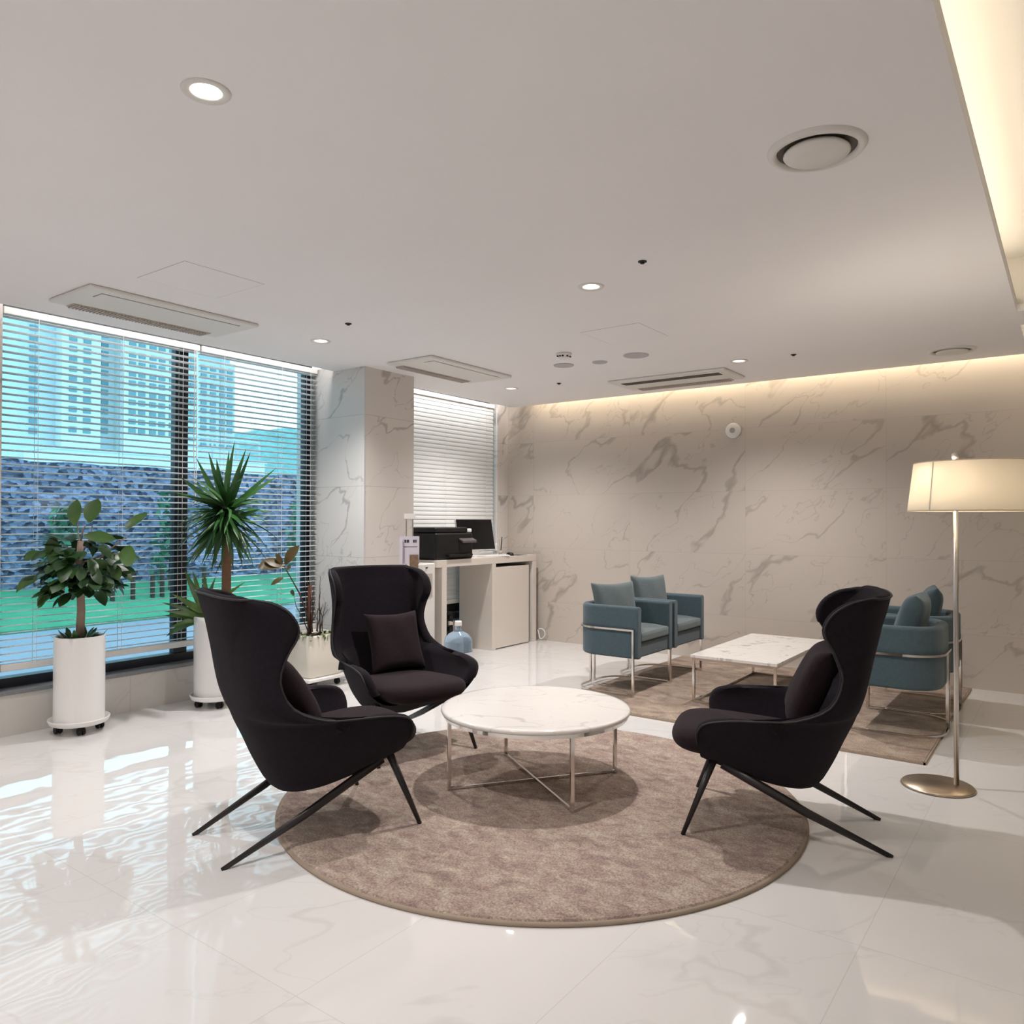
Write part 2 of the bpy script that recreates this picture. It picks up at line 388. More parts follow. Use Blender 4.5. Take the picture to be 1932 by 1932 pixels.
bm = NB(); box(bm, XW-.35, XE+.2, YF-.2, YB+.2, ZC+.34, ZC+.45)          # upper slab seen in the coves
struct('ceiling_upper', bm, m_white)
bm = NB()                                                                # inner cheeks and lips of the coves
box(bm, -.50, -.47, -3.5, 5.67, ZC+.045, ZC+.34)
box(bm, -.31, -.28, -3.4, 5.67, ZC+.045, ZC+.075)
box(bm, 3.70, 3.73, -3.5, 5.67, ZC+.045, ZC+.34); box(bm, 3.5, 3.53, -3.4, 5.67, ZC+.045, ZC+.075)
box(bm, -.47, 3.7, 5.69, 5.72, ZC+.045, ZC+.34)
box(bm, -.5, 3.7, -3.6, -3.57, ZC+.045, ZC+.34)
struct('trim_4', bm, m_white)
bm = NB(); box(bm, -5.22, XE, 7.04, 7.06, ZC+.045, ZC+.34); box(bm, -5.16, -5.14, YF, 7.04, ZC+.045, ZC+.34)
struct('trim_5', bm, m_white)

# ------------------------------------------------------------------ windows, frames and glass
def window(n, y0, y1, mull, z0=.283, z1=2.98):
    t = bpy.data.objects.new('window_%d' % n, None); COL.objects.link(t); t['kind'] = 'structure'; t.location = (XW-.25, y0, z0)
    def loc(*b): return B(b[0]-(XW-.25), b[1]-(XW-.25), b[2]-y0, b[3]-y0, b[4]-z0, b[5]-z0)
    xg = XW-.17
    obj('glass', loc(xg-.004, xg+.004, y0, y1, z0, z1), m_glass, t)
    for a, b in mull: obj('mullion', loc(xg-.03, xg+.03, a, b, z0, z1), m_frame, t)
    obj('bottom_rail', loc(xg-.05, xg+.05, y0, y1, z0, z0+.06), m_frame, t)
    obj('top_rail', loc(xg-.05, xg+.05, y0, y1, 2.72, z1), m_frame, t)
window(1, 1.98, 4.49, [(1.98, 2.03), (3.205, 3.31), (4.43, 4.49)])
window(2, 5.09, YB, [(5.09, 5.15), (7.06, 7.10)])

def blind(label, y0, y1, z0, z1, tilt, mat_, cords, bottomrail=.045):
    xb = XW-.055; pitch = .0445
    t = thing('venetian_blind', label, 'window blind', (xb, (y0+y1)/2, z1))
    bm = NB(); n = int((z1-.05-z0)/pitch); h = (y1-y0)/2; w = .025
    for k in range(n):
        zc = -.06-k*pitch
        prof = []
        for i in range(5):
            a = -1+2*i/4; x = a*w; z = .0052*(1-a*a)
            prof.append((x*cos(tilt)-z*sin(tilt), x*sin(tilt)+z*cos(tilt)))
        V = [[bm.verts.new((px, sy*h, zc+pz)) for px, pz in prof] for sy in (-1, 1)]
        V2 = [[bm.verts.new((px, sy*h, zc+pz+.0016)) for px, pz in prof] for sy in (-1, 1)]
        for i in range(4):
            bm.faces.new((V[0][i], V[0][i+1], V[1][i+1], V[1][i])); bm.faces.new((V2[0][i], V2[1][i], V2[1][i+1], V2[0][i+1]))
        for i in (0, 4): bm.faces.new((V[0][i], V[1][i], V2[1][i], V2[0][i]))
    o = obj('slats', bm, mat_, t)
    obj('head_rail', B(-.03, .03, -h, h, -.045, 0), m_tray, t, bevel=.004)
    obj('bottom_rail', B(-.027, .027, -h, h, z0-z1, z0-z1+bottomrail), m_tray, t, bevel=.006)
    for c in cords:
        bm = NB()
        for dx in (-.028, .028): tube(bm, [(dx, c-(y0+y1)/2, -.03), (dx, c-(y0+y1)/2, z0-z1+.02)], .0016, 5)
        obj('ladder_cord', bm, m_tray, t)
    return t
bl = blind('white horizontal blind, half open, behind the leafy plant in the left window', 1.995, 3.335, .40, 2.70, radians(5.5), m_slat, (2.2, 2.75, 3.2))
bm = NB(); tube(bm, [(.035, .64, -.04), (.037, .645, -.8), (.036, .64, -1.15)], .003, 6); tube(bm, [(.035, .625, -.04), (.037, .62, -.8), (.036, .635, -1.15)], .003, 6)
lathe(bm, [(.004, 0), (.010, -.02), (.010, -.05), (.004, -.06)], 10, .036, .637, z=-1.15)
obj('pull_cord', bm, m_tray, bl)
blind('white horizontal blind, half open, behind the tall sword-leaved plant beside the pillar', 3.355, 4.475, .40, 2.70, radians(5.5), m_slat, (3.55, 4.1, 4.4))
b3 = blind('white horizontal blind, closed, in the window behind the monitor', 5.12, 7.06, .46, 2.70, radians(-76), m_slat2, (5.4, 6.2, 6.9))
bm = NB(); tube(bm, [(.04, .99, -.04), (.04, .99, -1.62)], .005, 6); lathe(bm, [(.006, 0), (.014, -.02), (.014, -.09), (.008, -.1)], 10, .04, .99, z=-1.6)
obj('pull_cord', bm, m_tray, b3)

# ------------------------------------------------------------------ outside
m_pave = plain('wet_paving', (.29, .30, .37), .6, var=.2, vscale=1.2)
m_grass = plain('grass_lawn', (.065, .30, .165), .9, bump=1, bscale=30, var=.3, vscale=3)
m_rock = None
def rockmat():
    m, N, L, b = mat('stacked_stone'); setp(b, (.2, .25, .35), .9)
    tc = N.new('ShaderNodeTexCoord'); mp = N.new('ShaderNodeMapping'); mp.inputs['Scale'].default_value = (1, 1, 1.5); L.new(tc.outputs['Object'], mp.inputs['Vector'])
    v = N.new('ShaderNodeTexVoronoi'); v.inputs['Scale'].default_value = 13; L.new(mp.outputs[0], v.inputs['Vector'])
    n = N.new('ShaderNodeTexNoise'); n.inputs['Scale'].default_value = 14; n.inputs['Detail'].default_value = 5; L.new(mp.outputs[0], n.inputs['Vector'])
    r = N.new('ShaderNodeValToRGB'); r.color_ramp.elements[0].position = .3; r.color_ramp.elements[0].color = (.03, .035, .07, 1); r.color_ramp.elements[1].position = .75; r.color_ramp.elements[1].color = (.27, .28, .42, 1)
    mx = M1(N, L, 'MULTIPLY_ADD', v.outputs['Color'], .75, M1(N, L, 'MULTIPLY', n.outputs['Fac'], .3)); L.new(mx, r.inputs[0]); L.new(r.outputs[0], b.inputs['Base Color'])
    bp = N.new('ShaderNodeBump'); bp.inputs['Distance'].default_value = .02; L.new(v.outputs['Distance'], bp.inputs['Height']); L.new(bp.outputs[0], b.inputs['Normal'])
    return m
m_rock = rockmat()
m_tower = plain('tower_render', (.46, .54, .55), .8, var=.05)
m_towerb = plain('tower_render_dark', (.36, .45, .48), .8, var=.05)  # darker tone for some blocks, the roofs and the roof frame
m_twin = plain('tower_glazing', (.08, .20, .24), .3)
m_hill = plain('wooded_hill', (.16, .34, .34), .95, var=.4, vscale=.2)
bm = B(-10.3, XW-.35, -8, 30, -.10, -.02); o = struct('ground_paving', bm, m_pave)
bm = NB(); grid(bm, [[(-10.3, y, -.02) for y in (-8, 40)], [(-12.3, y, .44) for y in (-8, 40)]]); box(bm, -10.38, -10.28, -8, 40, -.1, .02)
struct('ground_lawn', bm, m_grass)
bm = NB(); grid(bm, [[(-12.0+.10*random.uniform(-1, 1)-.08*(z-.3), y, z if z < 2.2 else z+random.uniform(-.03, .03)) for y in [i*.35-8 for i in range(140)]] for z in (.2, .6, 1.0, 1.4, 1.8, 2.2)])
grid(bm, [[(-12.2, y, 2.2) for y in (-8, 41)], [(-60, y, 2.0) for y in (-8, 90)]])
tag(obj('retaining_wall', bm, m_rock), 'long grey stacked stone retaining wall above the lawn outside', 'retaining wall')
for i, (y, h, w) in enumerate(((5.0, 1.25, .35), (6.6, 1.5, .40), (9.1, 1.6, .4))):
    t = thing('climbing_shrub', ['green shrub against the stone wall, farthest left of three', 'green shrub against the stone wall, just left of the dark mullion', 'green shrub against the stone wall, seen right of the sword-leaved plant'][i], 'shrub', (-11.5, y, .28), group='shrubs along the stone wall')
    bm = NB()
    for k in range(160):
        a = random.uniform(0, 2*pi); z = random.uniform(.15, h); r = w*random.uniform(.2, 1)*(1-.5*z/h)
        c = Vector((r*cos(a)*.35, r*sin(a), z)); d = Vector((random.uniform(-1, 1), random.uniform(-1, 1), random.uniform(-.4, 1))).normalized()*.09; e = d.orthogonal().normalized()*.04
        bm.faces.new([bm.verts.new(c+q) for q in (-d, e, d, -e)])
    obj('foliage', bm, plain('shrub_leaf_%d' % i, (.05, .17, .10), .8), t)
    bm = NB(); tube(bm, [(0, 0, -.05), (0, .02, h*.7)], .03, 6); obj('stem', bm, m_trunk, t)
for i, y in enumerate((5.55, 5.85, 6.15, 6.3, 6.6, 7.0)):
    bm = NB(); tube(bm, [(0, 0, -.05), (0, 0, .36+.05*(i % 2))], .035, 8)
    tag(obj('wooden_post', bm, m_twig, loc=(-11.2, y, .18)), 'short dark post in the lawn outside, %s of six' % ('leftmost', 'second from the left', 'third from the left', 'fourth from the left', 'fifth from the left', 'rightmost')[i], 'post', 'posts standing in the lawn')
# apartment towers far off
# built in metres from the lens: x away from the glass, y along it
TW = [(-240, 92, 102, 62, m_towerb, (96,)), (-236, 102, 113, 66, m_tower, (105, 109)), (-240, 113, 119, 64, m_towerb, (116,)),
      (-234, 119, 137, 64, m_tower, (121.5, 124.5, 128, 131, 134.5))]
def tower_simple(label, blocks, keep):
    t = thing('apartment_tower', label, 'building', (blocks[0][0], blocks[0][1], 0))
    ox, oy = blocks[0][0], blocks[0][1]
    wm = bpy.data.meshes.new('window'); b = NB(); box(b, 0, .3, -1.05, 1.05, -.8, .8); b.to_mesh(wm); b.free(); wm.materials.append(m_twin)
    spots = []
    for (x0, y0, y1, z1, mb, cols) in blocks:
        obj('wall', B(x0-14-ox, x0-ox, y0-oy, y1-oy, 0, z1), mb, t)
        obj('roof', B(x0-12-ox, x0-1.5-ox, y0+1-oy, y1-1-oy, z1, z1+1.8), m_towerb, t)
        z = z1-3
        while z > 26:
            for c in cols: spots.append((x0+.02-ox, c-oy, z))
            z -= 2.95
    random.shuffle(spots)
    rest = NB()
    for i, (x, y, z) in enumerate(spots):
        if i < 99:
            o = bpy.data.objects.new('window', wm); link(o, t); o.location = (x, y, z)
        else: box(rest, x, x+.3, y-1.05, y+1.05, z-.8, z+.8)
    if len(spots) > 99:
        r = obj('window_rows', rest, m_twin, t); r['kind'] = 'stuff'
    else: rest.free()
tower_simple('pale blue apartment tower far outside, behind the left window pane', TW, 99)
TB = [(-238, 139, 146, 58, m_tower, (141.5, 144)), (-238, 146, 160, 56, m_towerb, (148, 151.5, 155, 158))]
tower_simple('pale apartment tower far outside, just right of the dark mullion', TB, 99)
# low building with a steel roof frame
t = thing('low_building', 'low flat-roofed building with a steel roof frame beyond the stone wall', 'building', (-120, 78, 0))
obj('wall', B(-8, 0, -28, 9, 0, 11.6), m_tower, t)
obj('roof', B(-8.3, .3, -28.3, 9.3, 11.6, 12.1), m_towerb, t)
for y in (-6, -1, 4, 8.5):
    bm = NB(); tube(bm, [(-1, y, 12), (-1, y, 15.5)], .22, 4); obj('post', bm, m_towerb, t)
bm = NB()
for z in (13.8, 15.5): tube(bm, [(-1, -6, z), (-1, 8.5, z)], .2, 4)
obj('beam', bm, m_towerb, t)
bm = NB(); P = []
for i in range(14):
    row = []
    for j in range(40):
        y = 150+j*6; x = -330-i*12
        hgt = 62*math.exp(-((y-330)/95)**2)*sin(pi*min(1, (i+1)/9)/2)+random.uniform(-2.0, 2.0)
        row.append((x, y, max(-2, hgt)))
    P.append(row)
grid(bm, P); struct('hill', bm, m_hill)

# ------------------------------------------------------------------ ceiling fittings
dlab = ['large recessed downlight nearest the camera, at the upper left of the ceiling', 'recessed downlight over the middle of the ceiling, above the round rug',
        'recessed downlight near the half-open window blinds, left of the pillar', 'recessed downlight near the corner above the desk', 'recessed downlight right of the black-slotted ceiling air conditioner']
for (x, y), lb in zip(DOWN, dlab):
    t = thing('recessed_downlight', lb, 'ceiling light', (x, y, ZC), group='recessed downlights in the ceiling')
    bm = NB(); lathe(bm, [(.046, .012), (.048, -.003), (.070, -.005), (.073, -.001), (.073, .0)], 48, cap0=False, cap1=False); obj('trim_ring', bm, m_white, t, smooth=True)
    bm = NB(); lathe(bm, [(.0475, -.002), (.034, .018), (.034, .040)], 40, cap0=False, cap1=False); obj('reflector', bm, m_white, t, smooth=True)
    bm = NB(); lathe(bm, [(.0, .014), (.0345, .014), (.0345, .030), (0, .030)], 40, cap0=False, cap1=False); obj('lamp_disc', bm, m_led, t)
def roundvent(x, y, R, label):
    t = thing('round_air_diffuser', label, 'air vent', (x, y, ZC), group='round air diffusers')
    bm = NB(); lathe(bm, [(R*.80, -.002), (R*.84, -.016), (R*.95, -.012), (R, -.001), (R, 0)], 56, cap0=False, cap1=False); obj('outer_ring', bm, m_white, t, smooth=True)
    bm = NB(); lathe(bm, [(.001, -.0015), (R*.80, -.0015), (R*.80, -.0005), (.001, -.0005)], 56, cap0=False, cap1=False); obj('throat', bm, plain('throat_shade', (.07, .055, .04), .5), t)  # flat disc, its dark colour stands in for shade inside the opening
    bm = NB(); lathe(bm, [(R*.60, -.003), (R*.66, -.012), (R*.67, -.018), (R*.64, -.024), (R*.3, -.027), (.001, -.028)], 56, cap0=True, cap1=True); obj('centre_disc', bm, m_white, t, smooth=True)
roundvent(-.72, 2.78, .165, 'large round white air diffuser at the upper right of the ceiling')
roundvent(-.74, 6.65, .165, 'small-looking round air diffuser near the back wall cove at right')
def cassette(cx, cy, L, Wd, axis, open_, label):
    """axis 'y': long side runs along y, grille towards -x ; axis 'x': long side along x, grille towards +y"""
    t = thing('ceiling_air_conditioner', label, 'air conditioner', (cx, cy, ZC), 0 if axis == 'y' else -pi/2, group='one-way ceiling air conditioners')
    h = L/2; w = Wd/2
    obj('panel', B(-w, w, -h, h, -.022, 0), m_desk if 0 else m_white, t, bevel=.012)
    # outlet flap near +x side
    x0, x1 = w*.30, w*.72
    if open_:
        obj('outlet_slot', B(w*.22, w*.62, -h*.84, h*.84, -.0245, -.021), m_black, t)
    else:
        bm = NB()
        for a in ((x0, x1, -h*.82, -h*.815), (x0, x1, h*.815, h*.82), (x0, x0+.006, -h*.82, h*.82), (x1-.003, x1, -h*.82, h*.82)): box(bm, *a, -.0228, -.021)
        obj('outlet_slot', bm, m_black, t)
        obj('flap', B(x0+.008, x1-.005, -h*.81, h*.81, -.026, -.021), m_white, t, bevel=.002)
    bm = NB()
    n = int(L*.80/.02)
    for k in range(n):
        y = -h*.8+k*(1.6*h)/n
        box(bm, -w*.98, -w*.62, y, y+.010, -.034, -.018)
    box(bm, -w*.98, -w*.60, -h*.82, h*.82, -.026, -.018)
    obj('intake_grille', bm, plain('grille_beige', (.50, .45, .41), .6), t)
cassette(-4.615, 2.57, 1.09, .51, 'y', False, 'ceiling air conditioner above the left window, nearest the camera')
cassette(-4.315, 5.02, 1.07, .50, 'y', False, 'ceiling air conditioner between the pillar and the desk corner')
cassette(-2.94, 6.54, 1.12, .52, 'x', True, 'ceiling air conditioner with an open black slot near the back wall')
for (x, y), lb in zip([(-3.87, 3.45), (-1.74, 3.48), (-1.76, 6.12), (-3.93, 6.12)],
                      ['tiny black sprinkler head left of the middle of the ceiling', 'tiny black sprinkler head beside the middle downlight', 'tiny black sprinkler head near the right end of the back wall', 'tiny black sprinkler head near the desk corner']):
    bm = NB(); lathe(bm, [(.022, 0), (.022, -.004), (.012, -.006), (.010, -.012)], 20)
    tag(obj('sprinkler_head', bm, m_black, loc=(x, y, ZC)), lb, 'sprinkler', 'sprinkler heads in the ceiling')
t = thing('smoke_detector', 'white domed smoke detector with small dark holes on the ceiling', 'smoke detector', (-3.2, 5.05, ZC))
bm = NB(); lathe(bm, [(.062, 0), (.062, -.014), (.045, -.034), (.02, -.042)], 32); obj('housing', bm, m_tray, t, smooth=True)
bm = NB()
for k in (-1, 0, 1): box(bm, .036+.0, .052, k*.022-.006, k*.022+.006, -.032, -.022); box(bm, k*.022-.006, k*.022+.006, -.056, -.040, -.032, -.022)
obj('sensor_holes', bm, m_black, t)
for x, y, r, lb in ((-3.44, 5.43, .085, 'flat round ceiling speaker, leftmost of the row of three discs'), (-3.13, 5.49, .062, 'smallest flat round ceiling speaker, middle of the row of three discs'), (-2.77, 5.43, .10, 'widest flat round ceiling speaker, rightmost of the row of three discs')):
    bm = NB(); lathe(bm, [(r, 0), (r, -.004), (r*.95, -.007), (.001, -.008)], 36, cap1=False)
    tag(obj('ceiling_speaker', bm, plain('speaker_grey', (.50, .48, .50), .6), loc=(x, y, ZC)), lb, 'ceiling speaker', 'flat round ceiling discs')
def hatch(x0, x1, y0, y1, label):
    t = thing('access_panel', label, 'access panel', ((x0+x1)/2, (y0+y1)/2, ZC), group='flush ceiling access panels')
    w, h = (x1-x0)/2, (y1-y0)/2
    obj('door', B(-w+.002, w-.002, -h+.002, h-.002, -.0012, 0), m_ceil, t)
    bm = NB()
    for a in ((-w, w, -h, -h+.0018), (-w, w, h-.0018, h), (-w, -w+.0018, -h, h), (w-.0018, w, -h, h)): box(bm, *a, -.0009, 0)
    obj('seam', bm, plain('seam_grey', (.40, .38, .36), .8), t)
hatch(-4.06, -3.60, 2.13, 2.60, 'flush square access panel beside the nearest ceiling air conditioner')
hatch(-2.75, -2.30, 4.55, 5.0, 'flush square access panel near the middle of the ceiling')
t = thing('fire_alarm', 'round white alarm sounder on the marble back wall', 'alarm', (-2.66, YB, 2.235))
def disc_y(prof, n=36):
    bm = NB(); lathe(bm, prof, n); bmesh.ops.rotate(bm, verts=bm.verts, matrix=Matrix.Rotation(pi/2, 3, 'X')); return bm
obj('housing', disc_y([(.075, 0), (.075, .025), (.06, .04), (.001, .045)]), m_tray, t, smooth=True)
obj('centre_ring', disc_y([(.026, .042), (.026, .050), (.016, .050), (.016, .046)]), plain('alarm_grey', (.45, .43, .43), .5), t)

# ------------------------------------------------------------------ rugs
bm = NB(); lathe(bm, [(1.235, .0), (1.240, .012), (1.232, .020)]+[(1.2-.1*k, .021) for k in range(12)], 160)
t = thing('round_rug', 'large round mottled taupe rug under the round marble table', 'rug', (-2.15, 3.17, 0))
obj('pile', bm, m_rug, t)
bm = NB(); lathe(bm, [(1.236, .0), (1.250, .001), (1.252, .008), (1.246, .014), (1.236, .014)], 160, cap0=False, cap1=False); obj('edging', bm, m_rugedge, t, smooth=True)
t = thing('rectangular_rug', 'rectangular mottled taupe rug under the rectangular table and blue armchairs', 'rug', (-1.92, 6.03, 0))
obj('pile', B(-1.235, 1.235, -1.19, 1.19, 0, .016), m_rug2, t)
bm = NB()
for a in ((-1.245, 1.245, -1.2, -1.19), (-1.245, 1.245, 1.19, 1.2), (-1.245, -1.235, -1.2, 1.2), (1.235, 1.245, -1.2, 1.2)): box(bm, *a, 0, .013)
obj('edging', bm, m_rugedge, t)

# ------------------------------------------------------------------ tables
t = thing('round_coffee_table', 'round white marble coffee table on four thin steel legs', 'coffee table', (-2.24, 3.27, .021), radians(-12))
bm = NB(); lathe(bm, [(.470, .362), (.482, .366), (.485, .374), (.483, .383), (.476, .387), (.46, .388)], 96); tp = obj('tabletop', bm, m_top, t, smooth=False)
for p in tp.data.polygons: p.use_smooth = len(p.vertices) == 4
bm = NB(); lathe(bm, [(.462, .345), (.470, .345), (.470, .362), (.462, .362)], 96, cap0=False, cap1=False); bm.verts.ensure_lookup_table(); obj('under_ring', bm, m_chrome, t)
feet = [(-2.49, 2.88), (-1.96, 3.61), (-2.59, 3.49), (-1.84, 2.99)]
for fx, fy in feet:
    a = atan2(fy-3.243, fx+2.22)-radians(-12); x, y = .452*cos(a), .452*sin(a)
    bm = NB(); tube(bm, [(x, y, 0), (x, y, .346)], .0125, 4, rot=a+pi/4); obj('leg', bm, m_chrome, t, bevel=.001)
for i, j in ((0, 1), (2, 3)):
    p = []
    for k in (i, j):
        a = atan2(feet[k][1]-3.243, feet[k][0]+2.22)-radians(-12); p.append((.452*cos(a), .452*sin(a), .008+.002*i))
    bm = NB(); tube(bm, p, .0075, 4, rot=pi/4); obj('cross_bar', bm, m_chrome, t)

t = thing('rectangular_coffee_table', 'low rectangular white marble table between the blue armchairs', 'coffee table', (-1.985, 6.07, .016))
obj('tabletop', B(-.32, .32, -.675, .675, .330, .352), m_top2, t, bevel=.003)
for sx in (-1, 1):
    for sy in (-1, 1):
        obj('leg', B(sx*.30-.009, sx*.30+.009, sy*.655-.009, sy*.655+.009, 0, .330), m_chrome, t)
for sx in (-1, 1):
    obj('floor_rail', B(sx*.30-.009, sx*.30+.009, -.646, .646, 0, .018), m_chrome, t); obj('top_rail', B(sx*.30-.009, sx*.30+.009, -.646, .646, .312, .330), m_chrome, t)
for sy in (-1, 1):
    obj('floor_rail', B(-.291, .291, sy*.655-.009, sy*.655+.009, 0, .018), m_chrome, t); obj('top_rail', B(-.291, .291, sy*.655-.009, sy*.655+.009, .312, .330), m_chrome, t)

# ------------------------------------------------------------------ dark wing armchairs (x forward, origin under the front feet)
ROWS = [(-.42, .190, -.08, .001, .315), (-.49, .185, -.075, .17, .320), (-.555, .215, -.07, .255, .338), (-.612, .315, -.07, .318, .385), (-.655, .415, -.062, .352, .435),
        (-.690, .490, -.070, .370, .480), (-.702, .520, -.105, .374, .512), (-.708, .538, -.20, .373, .530), (-.712, .552, -.33, .368, .537), (-.718, .570, -.46, .358, .548), (-.735, .635, -.585, .335, .605), (-.757, .725, -.632, .312, .715),
        (-.780, .820, -.605, .312, .815), (-.795, .880, -.570, .322, .880), (-.806, .930, -.566, .327, .930), (-.820, .975, -.600, .326, .985), (-.829, 1.018, -.665, .316, 1.026), (-.835, 1.052, -.735, .290, 1.044)]
def shell_row(r, n=24):
    uc, zc, uf, V, zf = r
    raw = []
    for i in range(201):
        th = pi/2*i/200; e = 2/2.7
        raw.append((uf-(uf-uc)*cos(th)**e if i < 200 else uf, V*sin(th)**e))
    d = [0]
    for a, b in zip(raw, raw[1:]): d.append(d[-1]+math.hypot(a[0]-b[0], a[1]-b[1]))
    half = []
    for k in range(n+1):
        s = d[-1]*k/n; i = 0
        while i < 199 and d[i+1] < s: i += 1
        f = (s-d[i])/max(1e-9, d[i+1]-d[i]); a, b = raw[i], raw[i+1]
        w = (k/n)**1.6
        half.append((a[0]+(b[0]-a[0])*f, a[1]+(b[1]-a[1])*f, zc+(zf-zc)*w))
    return [Vector((u, -v, z)) for u, v, z in half[::-1]]+[Vector((u, v, z)) for u, v, z in half[1:]]
def cat(a, b, c, d, f): return tuple(.5*((2*q)+(-p+r_)*f+(2*p-5*q+4*r_-s_)*f*f+(-p+3*q-3*r_+s_)*f**3) for p, q, r_, s_ in zip(a, b, c, d))
def armchair_shell():
    n0 = len(ROWS)-1; FR = []
    for i in range(n0):
        for k in range(3): FR.append(cat(ROWS[max(i-1, 0)], ROWS[i], ROWS[i+1], ROWS[min(i+2, n0)], k/3))
    FR.append(ROWS[-1])
    P = [shell_row(r) for r in FR]; R, C_ = len(P), len(P[0])
    bm = NB(); O = grid(bm, P)
    th = lambda i, j: (.052 if i < 30 else .046)
    Nn = []
    for i in range(R):
        row = []
        for j in range(C_):
            du = P[i][min(j+1, C_-1)]-P[i][max(j-1, 0)]; dv = P[min(i+1, R-1)][j]-P[max(i-1, 0)][j]
            n = du.cross(dv)
            if i >= 9: n.z *= .15
            n = n.normalized() if n.length > 1e-9 else Vector((0, 0, -1))
            row.append(n)
        Nn.append(row)
    mid = Nn[24][C_//2]
    sgn = -1 if mid.x < 0 else 1      # inward means towards +x at the back
    I0 = 9
    I = [[bm.verts.new(P[i][j]+Nn[i][j]*sgn*th(i, j)) for j in range(C_)] for i in range(I0, R)]
    for a, b in zip(I, I[1:]):
        for j in range(C_-1): bm.faces.new((a[j], b[j], b[j+1], a[j+1]))
    # rim strips with a rounded middle line
    def bridge(outer, inner, push):
        mids = [bm.verts.new((o.co+n.co)/2+p) for o, n, p in zip(outer, inner, push)]
        for k in range(len(outer)-1):
            bm.faces.new((outer[k], outer[k+1], mids[k+1], mids[k])); bm.faces.new((mids[k], mids[k+1], inner[k+1], inner[k]))
        return mids
    left_o = [O[i][0] for i in range(I0, R)]; left_i = [I[i-I0][0] for i in range(I0, R)]
    right_o = [O[i][-1] for i in range(I0, R)]; right_i = [I[i-I0][-1] for i in range(I0, R)]
    outer = left_o+O[R-1][1:-1]+right_o[::-1]; inner = left_i+I[-1][1:-1]+right_i[::-1]
    pts = [v.co.copy() for v in outer]
    push = []
    for k in range(len(pts)):
        t_ = (pts[min(k+1, len(pts)-1)]-pts[max(k-1, 0)]).normalized()
        w = (inner[k].co-outer[k].co).normalized(); c = t_.cross(w)
        if c.dot(Vector((.3, 0, .6))) < 0 and k not in (): c = -c
        push.append(c*.010)
    bridge(outer, inner, push)
    bmesh.ops.remove_doubles(bm, verts=bm.verts, dist=.0008)
    return bm, pts
def seat_bm():
    bm = NB(); P = []
    for sc_, z in ((.0, .322), (.45, .322), (.80, .328), (.93, .345), (.99, .372), (1.0, .398), (.985, .420), (.93, .440), (.80, .450), (.45, .455), (.0, .457)):
        row = []
        for k in range(48):
            a = 2*pi*k/48; e = 2/3.6
            x = math.copysign(abs(cos(a))**e, cos(a)); y = math.copysign(abs(sin(a))**e, sin(a))
            row.append((-.245+.322*x*max(sc_, .001), (.258+.026*x)*y*max(sc_, .001)*(1 if z > .36 else .93), z+(.014*x-.016)*(z > .4)))
        P.append(row)
    grid(bm, P, closed=True); return bm
def make_armchair(label):
    t = thing('wing_armchair', label, 'armchair', group='dark wing armchairs around the round table')
    bm, rim = armchair_shell()
    obj('shell', bm, m_dark, t, smooth=True)
    sm = []
    for a, b in zip(rim, rim[1:]): sm += [a, (a+b)/2]
    sm.append(rim[-1])
    sm = sm[4:-4]; bm = NB(); tube(bm, sm, .0045, 6); obj('piping', bm, m_pipe, t, smooth=True)
    obj('seat', seat_bm(), m_seat, t, smooth=True, sub=1)
    for s in (-1, 1):
        bm = NB(); tube(bm, [(.0, s*.312, .0175), (-.125, s*.262, .335)], .0095, 8, r1=.018); obj('leg', bm, m_leg, t, smooth=True)
        bm = NB(); tube(bm, [(-.822, s*.205, -.004), (-.50, s*.230, .142), (-.16, s*.262, .320)], lambda f: .010+.011*min(1, f*1.6), 8, sq=(1, .75)); obj('leg', bm, m_leg, t, smooth=True)
    return t
def chair_place(o, cx, cy, dx, dy, z=0.0):
    o.location = (cx, cy, z); o.rotation_euler = (0, 0, atan2(dy, dx))
RP = .021
cA = make_armchair('dark wing armchair at left, seen from behind, nearest the window')
chair_place(cA, -2.635, 2.60, .287, .958, .004)
cB = tree_copy(cA, (-2.935, 3.23, .004), atan2(-.31, .95), 'dark wing armchair facing the camera between the round table and the cream planter')
cC = tree_copy(cA, (-1.445, 3.39, .004), atan2(-.29, -.956), 'dark wing armchair at right, in side profile, in front of the blue armchairs')
def cushion_at(chair, lx, ly, lz, tilt, yaw, w, h, th, mat_, label, group):
    bm = pillow_bm(w, h, th)
    o = obj('cushion', bm, mat_, None, smooth=True, sub=1)
    M = Matrix.Translation(Vector(chair.location)) @ Matrix.Rotation(chair.rotation_euler[2], 4, 'Z') @ Matrix.Translation((lx, ly, lz)) @ Matrix.Rotation(yaw, 4, 'Z') @ Matrix.Rotation(tilt, 4, 'Y')
    o.matrix_world = M; tag(o, label, 'cushion', group)
    return o
G1 = 'dark square cushions on the wing armchairs'
cushion_at(cA, -.485, .03, .615, radians(-32), 0, .42, .40, .13, m_seat, 'dark square cushion in the left wing armchair, mostly hidden by its arm', G1)
cushion_at(cB, -.545, .06, .600, radians(-22), 0, .39, .40, .13, m_seat, 'dark square cushion on the armchair facing the camera', G1)
cushion_at(cC, -.52, 0, .635, radians(-24), 0, .42, .40, .14, m_seat, 'dark square cushion in the wing armchair at right, seen edge on', G1)

